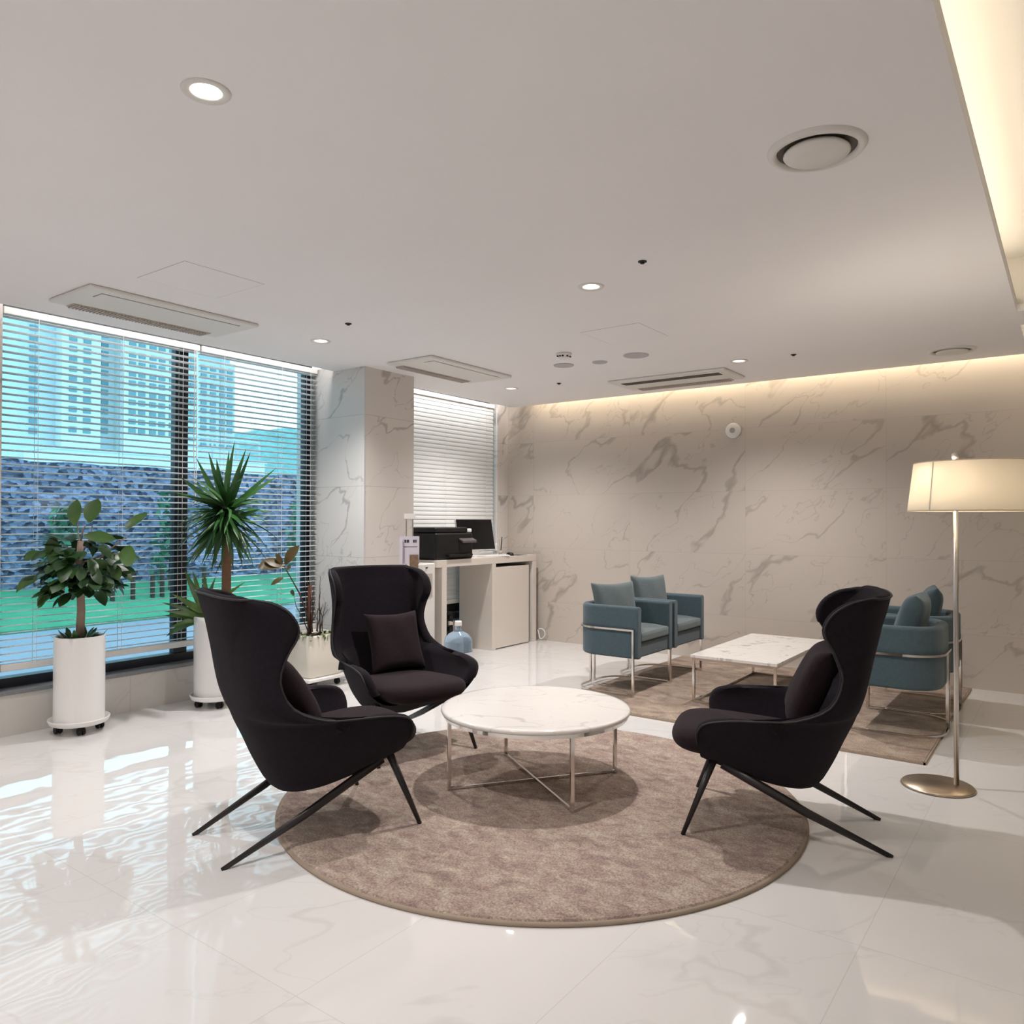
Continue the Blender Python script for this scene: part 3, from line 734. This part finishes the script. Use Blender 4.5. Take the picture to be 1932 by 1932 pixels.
# ------------------------------------------------------------------ blue tub armchairs (x forward, origin at the centre of the footprint)
def make_tub(label):
    t = thing('blue_tub_armchair', label, 'armchair', group='blue tub armchairs')
    D, Wd, th = .285, .315, .065
    def plan(off, n=10):
        r = .20-off; pts = [(D, Wd-off)]
        pts += [(-D+.20+r*cos(a), Wd-.20+r*sin(a)) for a in [pi/2+pi/2*k/n for k in range(n+1)]]
        pts += [(-D+.20+r*cos(a), -Wd+.20+r*sin(a)) for a in [pi+pi/2*k/n for k in range(n+1)]]
        pts += [(D, -Wd+off)]
        return pts
    bm = NB()
    zs = [(.285, .012), (.297, .0), (.45, .0), (.660, .0), (.675, .006), (.682, .020)]
    po = [[(x, y, z) for x, y in plan(o)] for z, o in zs]
    pin = [[(x, y, z) for x, y in plan(th-o)] for z, o in zs[::-1]]
    V = grid(bm, po+pin)
    n = len(zs)
    for k in (0, -1):
        col = [V[i][k] for i in range(2*n)]
        bm.faces.new(col if k == 0 else col[::-1])
    for j in range(len(V[0])-1): bm.faces.new((V[0][j], V[0][j+1], V[-1][j+1], V[-1][j]))
    obj('shell', bm, m_blue, t, bevel=.012)
    for p in t.children[0].data.polygons: p.use_smooth = False
    obj('seat_base', B(-D+.07, D-.012, -Wd+.066, Wd-.066, .29, .405), m_blue, t, bevel=.012)
    bm = NB(); box(bm, -D+.075, D-.002, -Wd+.070, Wd-.070, .41, .492); bmesh.ops.subdivide_edges(bm, edges=bm.edges, cuts=3, use_grid_fill=True)
    for v in bm.verts:
        a = (v.co.x-.0)/(D-.04); b = v.co.y/(Wd-.07)
        if v.co.z > .48: v.co.z += .015*(1-min(1, a*a))*(1-min(1, b*b))
        if v.co.z > .48 and v.co.x > D-.01: v.co.z -= .012
    obj('seat_cushion', bm, m_blue2, t, smooth=True, bevel=.02)
    # flat steel frame: waist band, two front legs, a pair of rear posts, floor arcs
    zb = .505; o = -.010
    band = [(x, y, zb) for x, y in plan(o)]
    band[0] = (D-.035, band[0][1], zb); band[-1] = (D-.035, band[-1][1], zb)
    bm = NB(); tube(bm, band, .0105, 4, rot=pi/4); obj('waist_band', bm, m_chrome, t)
    for s in (-1, 1):
        bm = NB(); tube(bm, [(D-.035, s*(Wd+.010), 0), (D-.035, s*(Wd+.010), zb+.007)], .0115, 4, rot=pi/4); obj('leg', bm, m_chrome, t)
        bm = NB(); tube(bm, [(-D-.010, s*.030, 0), (-D-.010, s*.030, zb)], .0115, 4, rot=pi/4); obj('rear_post', bm, m_chrome, t)
        arc = [(x, y, .008) for x, y in plan(-.010)]
        arc = [p for p in arc if p[1]*s > .03]; arc = sorted(arc, key=lambda p: p[0])
        arc = [(-D-.010, s*.030, .008)]+arc[:-1]+[(D-.035, s*(Wd+.010), .008)]
        bm = NB(); tube(bm, arc, .009, 4, rot=pi/4); obj('floor_arc', bm, m_chrome, t)
    return t
ZR = .016
tA = make_tub('blue armchair at left of the marble table, nearest the camera'); tA.location = (-2.965, 5.60, ZR)
tB = tree_copy(tA, (-2.965, 6.27, ZR), 0, 'blue armchair at left of the marble table, nearer the back wall')
tC = tree_copy(tA, (-.955, 5.66, ZR), pi, 'blue armchair at right, nearest the floor lamp, partly hidden by the dark chair')
tD = tree_copy(tA, (-.955, 6.34, ZR), pi, 'blue armchair at right, nearer the back wall, behind the lamp pole')
G2 = 'blue cushions on the tub armchairs'
cushion_at(tA, -.08, .0, .665, radians(-14), radians(-24), .46, .38, .13, m_blue2, 'blue-grey cushion in the left blue armchair nearest the camera', G2)
cushion_at(tB, -.09, .0, .675, radians(-14), radians(-25), .40, .40, .13, m_blue2, 'blue-grey cushion in the left blue armchair by the back wall', G2)
cushion_at(tC, -.09, .0, .690, radians(-16), radians(0), .42, .40, .17, m_blue, 'blue cushion in the right blue armchair nearest the camera', G2)
cushion_at(tD, -.09, .0, .690, radians(-16), radians(10), .42, .40, .15, m_blue, 'dark blue cushion in the right blue armchair by the back wall', G2)

# ------------------------------------------------------------------ floor lamp
t = thing('floor_lamp', 'tall floor lamp with a wide cream drum shade and round metal base', 'floor lamp', (-.49, 4.52, 0), YAW)
bm = NB(); lathe(bm, [(.165, 0), (.172, .004), (.165, .012), (.04, .018), (.001, .018)], 64, cx=-.085, cy=0.02); obj('base', bm, m_bronze, t, smooth=True)
bm = NB(); tube(bm, [(0, 0, .012), (0, 0, 1.69)], .012, 14); lathe(bm, [(.012, 1.67), (.018, 1.69), (.018, 1.705), (.008, 1.715)], 16); obj('pole', bm, m_nickel, t, smooth=True)
sx, sy = .115, .04
m_shade = translucent('cream_shade_fabric', (.80, .77, .70), (.88, .82, .72), .45)
bm = NB(); lathe(bm, [(.305, 1.415), (.275, 1.665), (.272, 1.665), (.302, 1.415)], 72, cx=sx, cy=sy, cap0=False, cap1=False); obj('lamp_shade', bm, m_shade, t, smooth=True)
bm = NB(); tube(bm, [(sx-.301*cos(radians(20)), sy-.305*sin(radians(20))*1.01, 1.416), (sx-.272*cos(radians(20)), sy-.277*sin(radians(20)), 1.664)], .003, 4); obj('shade_seam', bm, m_bronze, t)
bm = NB()
for z, r in ((1.415, .304), (1.665, .274)): tube(bm, arcpts(sx, sy, r, 0, 360, 60, z), .003, 6)
for a in (30, 150, 270): tube(bm, [(0, 0, 1.655), (sx+.272*cos(radians(a)), sy+.272*sin(radians(a)), 1.655)], .0025, 5)
obj('shade_rim', bm, plain('shade_rim_cream', (.7, .6, .45), .6), t)
bm = NB(); lathe(bm, [(.004, 0), (.022, .02), (.030, .055), (.018, .09), (.004, .10)], 20, cx=-.09, cy=0, z=1.49); obj('bulb', bm, emit('warm_bulb', (1, .78, .5), 6), t, smooth=True)
pl_ = bpy.data.lights.new('lamp_bulb_light', 'POINT'); pl_.energy = 12; pl_.color = (1, .89, .74); pl_.shadow_soft_size = .04
po_ = bpy.data.objects.new('lamp_bulb_light', pl_); COL.objects.link(po_)
po_.location = Matrix.Rotation(YAW, 3, 'Z') @ Vector((-.09, 0, 1.60)) + Vector((-.49, 4.52, 0))
po_.location.z = 1.605

# ------------------------------------------------------------------ desk corner
t = thing('computer_desk', 'tall cream desk with a slab top and cupboard in the corner by the window', 'desk', (-4.92, 6.3, 0))
def D_(*a): return B(a[0]+4.92, a[1]+4.92, a[2]-6.3, a[3]-6.3, a[4], a[5])
obj('desktop', D_(-5.36, -4.91, 5.50, 7.18, .905, .975), m_desk, t, bevel=.003)
obj('side_panel', D_(-5.36, -4.91, 5.575, 5.645, 0, .905), m_desk, t, bevel=.003)
obj('side_panel', D_(-5.36, -4.91, 6.365, 6.43, 0, .905), m_desk, t, bevel=.003)
obj('side_panel', D_(-5.36, -4.91, 7.11, 7.18, 0, .905), m_desk, t, bevel=.003)
obj('cupboard_door', D_(-4.95, -4.915, 6.435, 7.04, .01, .865), m_desk, t, bevel=.003)
obj('door_gap_shade', D_(-5.33, -4.96, 6.435, 7.04, .865, .875), m_black, t)  # black sheet standing in for the shade in the gap above the door
t = thing('water_purifier', 'white upright water purifier standing between the pillar and the desk', 'water purifier', (-5.08, 5.28, 0))
obj('body', B(-.24, .20, -.175, .165, 0, .955), m_white, t, bevel=.012)
obj('control_panel', B(.198, .204, -.02, .12, .64, .86), plain('panel_beige', (.50, .46, .42), .4), t)
bm = NB()
for y, z in ((.04, .915), (.06, .82)): box(bm, .200, .207, y-.012, y+.012, z-.005, z+.005)
obj('indicator', bm, m_black, t)
# leaflet stand
t = thing('leaflet_stand', 'slim leaflet stand with steel uprights and lavender sheets in front of the pillar', 'leaflet stand', (-4.66, 4.86, 0), radians(-38))
obj('base', B(-.10, .10, -.13, .13, 0, .015), m_chrome, t)
for y in (-.028, .028):
    bm = NB(); tube(bm, [(0, y, .01), (0, y, 1.40)], .006, 8); obj('upright', bm, m_chrome, t)
obj('top_bracket', B(-.012, .014, -.045, .050, 1.37, 1.415), m_tray, t, bevel=.003)
obj('placard', B(.012, .018, -.085, .085, .98, 1.22), m_paper, t)
bm = NB()
for y0, y1 in ((-.045, -.03), (-.025, -.005), (.03, .045), (.05, .06)): box(bm, .018, .0195, y0, y1, 1.165, 1.190)
for k in range(12): box(bm, .018, .019, -.05+.010*k, -.043+.010*k, 1.125, 1.133)
obj('placard_lettering', bm, m_ink, t)
obj('sheet_holder', B(.02, .05, -.09, -.065, .90, 1.20), m_paper, t)
obj('leaflet', B(.022, .03, .0, .075, .93, 1.06), plain('leaflet_brown', (.20, .13, .08), .5, var=.5, vscale=40), t)
# printer
t = thing('printer', 'black multifunction printer on the left end of the desk', 'printer', (-5.12, 5.80, .975))
obj('body', B(-.19, .19, -.30, .27, 0, .26), m_black, t, bevel=.02)
obj('scanner_lid', B(-.18, .18, -.29, .20, .262, .315), m_black, t, bevel=.015)
bm = NB(); V = box(bm, .12, .24, .05, .27, .21, .235)
for v in bm.verts:
    if v.co.x > .2: v.co.z -= .05
obj('control_panel', bm, plain('printer_grey', (.10, .09, .09), .3), t, bevel=.006)
obj('output_tray', B(.15, .23, -.14, .22, .03, .05), m_black, t, bevel=.004)
obj('paper_sheet', B(-.05, .15, .215, .30, .262, .30), m_tray, t, bevel=.01)
# all in one computer
t = thing('computer_monitor', 'black-screened all-in-one monitor with a white stand on the desk', 'monitor', (-5.15, 6.40, .975), radians(-12))
bm = B(-.012, .012, -.245, .245, .065, .40); bmesh.ops.rotate(bm, verts=bm.verts, cent=(0, 0, .1), matrix=Matrix.Rotation(radians(-12), 3, 'Y')); obj('casing', bm, m_tray, t, bevel=.004)
bm = B(.0125, .015, -.243, .243, .072, .398); bmesh.ops.rotate(bm, verts=bm.verts, cent=(0, 0, .1), matrix=Matrix.Rotation(radians(-12), 3, 'Y')); obj('screen', bm, m_blackg, t)
bm = NB(); box(bm, -.10, .10, -.12, .12, 0, .012); box(bm, -.03, -.01, -.05, .05, .01, .14); obj('stand', bm, m_tray, t, bevel=.004)
t = thing('keyboard', 'white keyboard on the desk in front of the monitor', 'keyboard', (-4.972, 6.47, .975), radians(-3))
obj('body', B(-.06, .06, -.20, .20, 0, .014), m_tray, t, bevel=.004)
bm = NB()
for i in range(4):
    for j in range(14): box(bm, -.048+i*.025, -.028+i*.025, -.188+j*.027, -.166+j*.027, .014, .018)
obj('keys', bm, m_tray, t)
bm = NB(); P = [[(.05*s*cos(2*pi*k/20), .03*s*sin(2*pi*k/20), z) for k in range(20)] for s, z in ((1, 0), (1, .012), (.85, .026), (.5, .035), (.02, .037))]; grid(bm, P, closed=True)
tag(obj('computer_mouse', bm, m_black, smooth=True, loc=(-4.98, 6.77, .975)), 'black mouse on the desk beside the keyboard', 'mouse')
obj_m = B(-.07, .07, -.09, .09, 0, .003); tag(obj('mouse_mat', obj_m, m_black, loc=(-4.995, 6.93, .975)), 'thin black mouse mat at the right end of the desk', 'mouse mat')
t = thing('pen_holder', 'small pen holder with one black pen behind the mouse', 'pen holder', (-5.16, 6.84, .975))
bm = NB(); lathe(bm, [(.022, 0), (.024, .05), (.021, .05), (.019, .004)], 20, cap1=False); obj('cup', bm, plain('holder_beige', (.4, .36, .33), .5), t, smooth=True)
bm = NB(); tube(bm, [(0, 0, .01), (.004, .018, .20)], .005, 8); obj('pen', bm, m_black, t)
bm = NB(); tube(bm, [(0, -.008, .01), (0, -.03, .17)], .003, 8); obj('pen', bm, m_chrome, t)
# water bottle
m_water = None
m, N, L, b = mat('blue_bottle_plastic'); setp(b, (.55, .75, .95), .08); b.inputs['Transmission Weight'].default_value = .75; b.inputs['IOR'].default_value = 1.2; m_water = m
t = thing('water_bottle', 'large blue water cooler bottle standing on the floor by the desk', 'water bottle', (-4.60, 5.45, 0))
bm = NB(); lathe(bm, [(.11, 0), (.130, .012), (.132, .06), (.127, .07), (.132, .08), (.132, .14), (.127, .15), (.132, .16), (.132, .235), (.122, .275), (.085, .315), (.040, .335), (.028, .35), (.028, .385), (.027, .39)], 48); obj('body', bm, m_water, t, smooth=True)
bm = NB(); lathe(bm, [(.031, .385), (.033, .39), (.033, .425), (.028, .43)], 24); obj('cap', bm, m_tray, t, smooth=True)
bm = NB(); lathe(bm, [(.1333, .085), (.1333, .15)], 48, cap0=False, cap1=False); bmesh.ops.delete(bm, geom=[v for v in bm.verts if v.co.x < .02], context='VERTS'); obj('bottle_label', bm, m_paper, t)
t = thing('power_strip', 'black power strip with plugs and cables under the desk', 'power strip', (-5.20, 5.98, .0))
obj('housing', B(-.04, .04, -.05, .05, .0, .42), m_black, t, bevel=.005)
bm = NB(); tube(bm, [(.03, -.02, .40), (.04, -.03, .47), (.0, -.05, .56), (-.02, -.06, .64)], .006, 6); tube(bm, [(.045, .0, .38), (.06, .01, .33), (.045, .03, .30)], .008, 6); obj('cable', bm, m_black, t)
for z in (.25, .31, .37): obj('plug', B(.04, .062, -.03, .03, z-.02, z+.02), m_black if z != .31 else m_desk, t, bevel=.004)
bm = NB(); tube(bm, [(0, 0, .13), (.03, .01, .145), (.07, .03, .12), (.08, .03, .06), (.05, .01, .03), (.02, .0, .015), (.01, .0, .09), (-.01, .0, .13)], .006, 8)
tag(obj('white_cable', bm, m_tray, smooth=True, sub=1, loc=(-4.90, 7.205, 0)), 'loop of white cable on the floor at the right side of the desk', 'cable')

# ------------------------------------------------------------------ plants
XMIN = [None]
def leaf(bm, base, tip, w, bend=.15, up=Vector((0, 0, 1)), n=6, shape='oval', fold=.18):
    base, tip = Vector(base), Vector(tip); d = tip-base; L_ = d.length; dn = d.normalized()
    side = dn.cross(up)
    if side.length < 1e-3: side = dn.cross(Vector((1, 0, 0)))
    side.normalize(); nrm = side.cross(dn).normalized(); rows = []
    for i in range(n+1):
        f = i/n
        if shape == 'oval': ww = w*sin(pi*min(1, f*.96+.02))**.75*(1 if f < .98 else .2)
        else: ww = w*(min(1, f*5)**.5)*(1-f**2.2)+.0006
        c = base+d*f+nrm*(-bend*L_*(f*f))+nrm*bend*L_*.25*sin(pi*f)
        row = [c-side*ww+nrm*fold*ww, c, c+side*ww+nrm*fold*ww]
        if XMIN[0] is not None:
            for q in row: q.x = max(q.x, XMIN[0]+random.uniform(0, .012))
        rows.append(row)
    grid(bm, rows)
def dolly(t, R, z0=.055, poly=False):
    bm = NB(); lathe(bm, [(R*.86, z0), (R*.94, z0+.005), (R, z0+.030), (R*1.0, z0+.036), (R*.96, z0+.036), (R*.92, z0+.014), (.01, z0+.012)], 48); obj('saucer', bm, m_tray, t, smooth=False)
    for k in range(4):
        a = pi/4+k*pi/2+.45; x, y = R*.66*cos(a), R*.66*sin(a)
        bm = NB(); 
        for s in (-1, 1):
            lathe_b = NB(); lathe(lathe_b, [(.022, -.008), (.024, 0), (.022, .008)], 16); bmesh.ops.rotate(lathe_b, verts=lathe_b.verts, matrix=Matrix.Rotation(pi/2, 3, 'X'))
            bmesh.ops.translate(lathe_b, verts=lathe_b.verts, vec=(x, y+s*.012, .024))
            me = bpy.data.meshes.new('tmp'); lathe_b.to_mesh(me); lathe_b.free(); bm.from_mesh(me); bpy.data.meshes.remove(me)
        box(bm, x-.014, x+.014, y-.006, y+.006, .024, z0+.006)
        obj('castor', bm, m_black, t)
# 1: leafy rubber plant in the near cylinder
P1 = Vector((-5.165, 2.355, 0)); 
RV, UV, FV = Vector((cos(YAW), sin(YAW), 0)), Vector((0, 0, 1)), Vector((-sin(YAW), cos(YAW), 0))
XMIN[0] = -5.405-P1.x
t = thing('potted_rubber_plant', 'broad-leaved plant in a tall white cylinder pot, nearest the camera by the window', 'potted plant', P1, 0)
dolly(t, .178)
bm = NB(); lathe(bm, [(.140, .070), (.147, .078), (.147, .60), (.147, .612), (.140, .614), (.132, .606), (.130, .575), (.001, .575)], 64, cap1=False); obj('pot', bm, m_pot, t, smooth=False)
t.children[-1].data.polygons.foreach_set('use_smooth', [True]*len(t.children[-1].data.polygons))
bm = NB(); lathe(bm, [(.129, .572), (.129, .580), (.001, .590)], 32, cap1=False); obj('soil', bm, m_soil, t)
S1 = 4.94/FPX   # metres per pixel of the survey at that distance
def q1(px, py, d=0): return RV*((px-150)*S1)+FV*d+UV*(.0+(1378-py)*S1)
bm = NB(); tube(bm, [q1(150, 1200)+UV*.0, q1(152, 1150), q1(150, 1100), q1(147, 1060), q1(150, 1020)], .026, 10, r1=.018); obj('trunk', bm, m_trunkp, t, smooth=True)
bm = NB()
stems = [((150, 1080), (143, 985)), ((150, 1050), (172, 990)), ((160, 1080), (238, 1010)), ((150, 1090), (85, 1090)), ((150, 1085), (100, 1040)), ((155, 1060), (225, 1045)), ((150, 1020), (160, 990))]
for a, b_ in stems: tube(bm, [q1(*a), q1((a[0]+b_[0])/2, (a[1]+b_[1])/2-8, random.uniform(-.06, .06)), q1(*b_)], .006, 6, r1=.003)
obj('branches', bm, m_trunkp, t, smooth=True)
bm = NB()
big = [((144, 990), (142, 940), 13), ((173, 985), (180, 938), 16), ((242, 998), (272, 963), 9), ((232, 1045), (256, 1052), 20), ((88, 1085), (20, 1112), 10), ((100, 1045), (42, 1048), 9), ((100, 1110), (78, 1145), 9),
       ((185, 1055), (207, 1078), 12), ((222, 1065), (230, 1092), 9), ((115, 1060), (108, 1010), 14), ((165, 1010), (215, 1015), 11)]
for a, b_, w in big: leaf(bm, q1(*a, random.uniform(-.07, .0)), q1(*b_, random.uniform(-.12, .02)), w*S1*1.05, .12, up=-FV+UV*.4)
obj('young_leaves', bm, m_leaf, t, smooth=True)
bm = NB()
for k in range(190):
    a = random.uniform(0, 2*pi); e = random.uniform(-1, 1); r = .21*sqrt(random.random())*sqrt(max(.1, 1-e*e*.7))+.02
    c = q1(154+random.uniform(-8, 8), 1068)+Vector((r*cos(a), r*sin(a), .17*e))
    dirv = Vector((cos(a), sin(a), random.uniform(-1.1, .55))).normalized()*random.uniform(.085, .15)
    leaf(bm, c, c+dirv, random.uniform(.030, .046), random.uniform(.05, .3), up=Vector((random.uniform(-.5, .5), random.uniform(-.5, .5), 1)))
obj('foliage', bm, m_leafd, t, smooth=True)
bm = NB()
for k in range(34):
    a = random.uniform(0, 2*pi); r = random.uniform(.05, .125); c = Vector((r*cos(a), r*sin(a), .585))
    leaf(bm, c, c+Vector((cos(a)*.04, sin(a)*.04, random.uniform(.02, .09))), .016, .1)
obj('ground_cover', bm, m_yucca, t, smooth=True)
# 2: sword leaved plant with striped dracaena
P2 = Vector((-5.085, 3.275, 0)); S2 = 5.68/FPX
XMIN[0] = -5.405-P2.x
t = thing('potted_yucca', 'tall sword-leaved plant with a bare trunk in a white cylinder pot by the window', 'potted plant', P2, 0)
dolly(t, .178)
bm = NB(); lathe(bm, [(.140, .070), (.150, .080), (.152, .60), (.152, .655), (.145, .658), (.137, .650), (.135, .615), (.001, .615)], 64, cap1=False); p = obj('pot', bm, m_pot, t, smooth=True)
bm = NB(); lathe(bm, [(.134, .612), (.134, .620), (.001, .630)], 32, cap1=False); obj('soil', bm, m_soil, t)
def q2(px, py, d=0): return RV*((px-399)*S2)+FV*d+UV*((1332-py)*S2)
bm = NB(); tube(bm, [q2(416, 1175), q2(418, 1110), q2(418, 1040), q2(416, 985), q2(415, 960)], .034, 12, r1=.03); obj('trunk', bm, m_trunk, t, smooth=True)
bm = NB(); cc = q2(416, 985)
tips = [(426, 835), (385, 858), (352, 868), (372, 860), (470, 860), (505, 885), (340, 905), (448, 850), (408, 850), (440, 880), (480, 930), (355, 940), (490, 965), (468, 985), (338, 985), (375, 1000), (500, 900), (395, 870)]
for x, y in tips: leaf(bm, cc+Vector((random.uniform(-.02, .02), random.uniform(-.02, .02), random.uniform(-.02, .10))), q2(x, y, random.uniform(-.15, .15)), random.uniform(.021, .032), random.uniform(0, .06), up=-FV+UV*.5, shape='sword', n=8)
for k in range(150):
    a = random.uniform(0, 2*pi); el = random.uniform(-1.25, .75); ln = random.uniform(.26, .42)
    b0 = cc+Vector((0, 0, .10*random.random()+.06*el)); d = Vector((cos(a)*cos(el), sin(a)*cos(el), sin(el)))*ln
    leaf(bm, b0, b0+d, random.uniform(.013, .021), random.uniform(.05, .3), up=Vector((random.uniform(-.6, .9), random.uniform(-.9, .6), 1)), shape='sword', n=8)
obj('foliage', bm, m_yucca, t, smooth=True)
bm = NB(); c2 = q2(385, 1165, -.04)
for x, y, w in ((303, 1200, .030), (308, 1160, .020), (305, 1135, .016), (335, 1078, .022), (352, 1080, .018), (385, 1085, .020), (400, 1090, .016), (456, 1098, .018), (330, 1120, .02), (440, 1130, .016), (325, 1180, .02), (372, 1090, .02), (345, 1140, .024), (410, 1115, .02), (318, 1150, .018)):
    tp = q2(x, y, random.uniform(-.16, .02)); leaf(bm, c2+Vector((random.uniform(-.03, .03), random.uniform(-.03, .03), random.uniform(-.01, .03))), tp, w*1.35, .12, up=-FV+UV*.5, shape='sword', n=8)
obj('lower_leaves', bm, m_drac, t, smooth=True)
# 3: cream box planter with twigs
P3 = Vector((-5.085, 4.165, 0)); S3 = 6.33/FPX
XMIN[0] = -5.405-P3.x
t = thing('box_planter', 'square cream planter on a white castor tray with sparse twigs, beside the pillar', 'potted plant', P3, 0)
bm = NB(); box(bm, -.20, .20, -.20, .20, .062, .090); box(bm, -.12, .12, -.12, .12, .045, .062); obj('tray', bm, m_tray, t, bevel=.012)
for sx_ in (-1, 1):
    for sy_ in (-1, 1):
        bm = NB(); lathe(bm, [(.024, -.014), (.026, 0), (.024, .014)], 16); bmesh.ops.rotate(bm, verts=bm.verts, matrix=Matrix.Rotation(pi/2, 3, 'X')); bmesh.ops.translate(bm, verts=bm.verts, vec=(sx_*.14, sy_*.14, .026)); box(bm, sx_*.14-.01, sx_*.14+.01, sy_*.14-.01, sy_*.14+.01, .03, .062); obj('castor', bm, m_black, t)
bm = NB(); P = []
for hw, z in ((.165, .09), (.175, .10), (.182, .25), (.186, .415), (.183, .428), (.172, .430), (.165, .42), (.160, .39), (.001, .39)):
    row = []
    for k in range(64):
        a = 2*pi*k/64; e = 2/9; row.append((hw*math.copysign(abs(cos(a))**e, cos(a)), hw*math.copysign(abs(sin(a))**e, sin(a)), z))
    P.append(row)
V = grid(bm, P, closed=True); bm.faces.new(V[0]); obj('pot', bm, m_potcream, t, smooth=True)
obj('soil', B(-.158, .158, -.158, .158, .385, .398), m_soil, t)
def q3(px, py, d=0): return RV*((px-588)*S3)+FV*d+UV*((1283-py)*S3+.02)
bm = NB()
tube(bm, [q3(583, 1190), q3(575, 1150), q3(562, 1115), q3(545, 1085), q3(532, 1062)], .008, 6, r1=.004)
tube(bm, [q3(580, 1190), q3(570, 1165), q3(556, 1140), q3(552, 1120)], .005, 6, r1=.002)
obj('leafy_stem', bm, m_twig, t, smooth=True)
bm = NB(); tube(bm, [q3(582, 1192), q3(580, 1150), q3(583, 1100)], .017, 8, r1=.012); obj('stump', bm, plain('red_bark', (.16, .05, .035), .9), t, smooth=True)
bm = NB()
for k in range(16):
    b0 = q3(random.uniform(574, 606), 1188, random.uniform(-.05, .05)); h_ = random.uniform(.18, .46); x_ = random.uniform(-.06, .08)
    mid_ = b0+RV*x_*.5+UV*h_*.5+FV*random.uniform(-.04, .04); tp = b0+RV*x_+UV*h_+FV*random.uniform(-.06, .06)
    tube(bm, [b0, mid_, tp], .005, 5, r1=.002)
    tube(bm, [mid_, mid_+RV*random.uniform(-.05, .05)+UV*h_*.3], .003, 5, r1=.0015)
obj('twigs', bm, m_twig, t)
bm = NB()
for a, b_, w in (((534, 1062), (480, 1060), 13), ((534, 1060), (562, 1024), 11), ((530, 1060), (521, 1040), 5), ((532, 1085), (511, 1098), 5), ((550, 1120), (552, 1108), 5), ((536, 1068), (548, 1066), 6), ((533, 1064), (500, 1050), 9)):
    leaf(bm, q3(*a), q3(*b_, -.05), w*S3, .1, up=-FV+UV*.6)
obj('leaves', bm, m_rust, t, smooth=True)
bm = NB()
for k in range(110):
    x = random.uniform(-.17, .17); y = random.uniform(-.17, .17); c = Vector((x, y, .40)); a = random.uniform(0, 2*pi)
    if abs(x) < .10 and abs(y) < .10: continue
    leaf(bm, c, c+Vector((cos(a)*.045, sin(a)*.045, random.uniform(.0, .045))), .013, .2)
for k in range(26):
    c = Vector((random.uniform(.0, .18), -.185 if k % 2 else random.uniform(-.18, .1), .43)); 
    if not k % 2: c.x = .185
    leaf(bm, c, c+Vector((random.uniform(-.03, .03), random.uniform(-.03, .03), random.uniform(-.05, .02))), .012, .2)
obj('ground_cover', bm, m_cover, t, smooth=True)

# ------------------------------------------------------------------ pieces that belong to a part go one level deeper
bpy.context.view_layer.update()
def nest(part, pieces):
    for o in list(COL.objects):
        if o.parent is None:
            host = next((c for c in o.children if c.name.split('.')[0] == part), None)
            if host:
                for c in list(o.children):
                    if c.name.split('.')[0] in pieces: c.parent = host
nest('shell', ('piping',)); nest('lamp_shade', ('shade_seam', 'shade_rim')); nest('placard', ('placard_lettering',))
nest('casing', ('screen',)); nest('housing', ('sensor_holes', 'centre_ring')); nest('saucer', ('castor',)); nest('tray', ('castor',))
nest('pot', ('soil',)); nest('control_panel', ('indicator',))
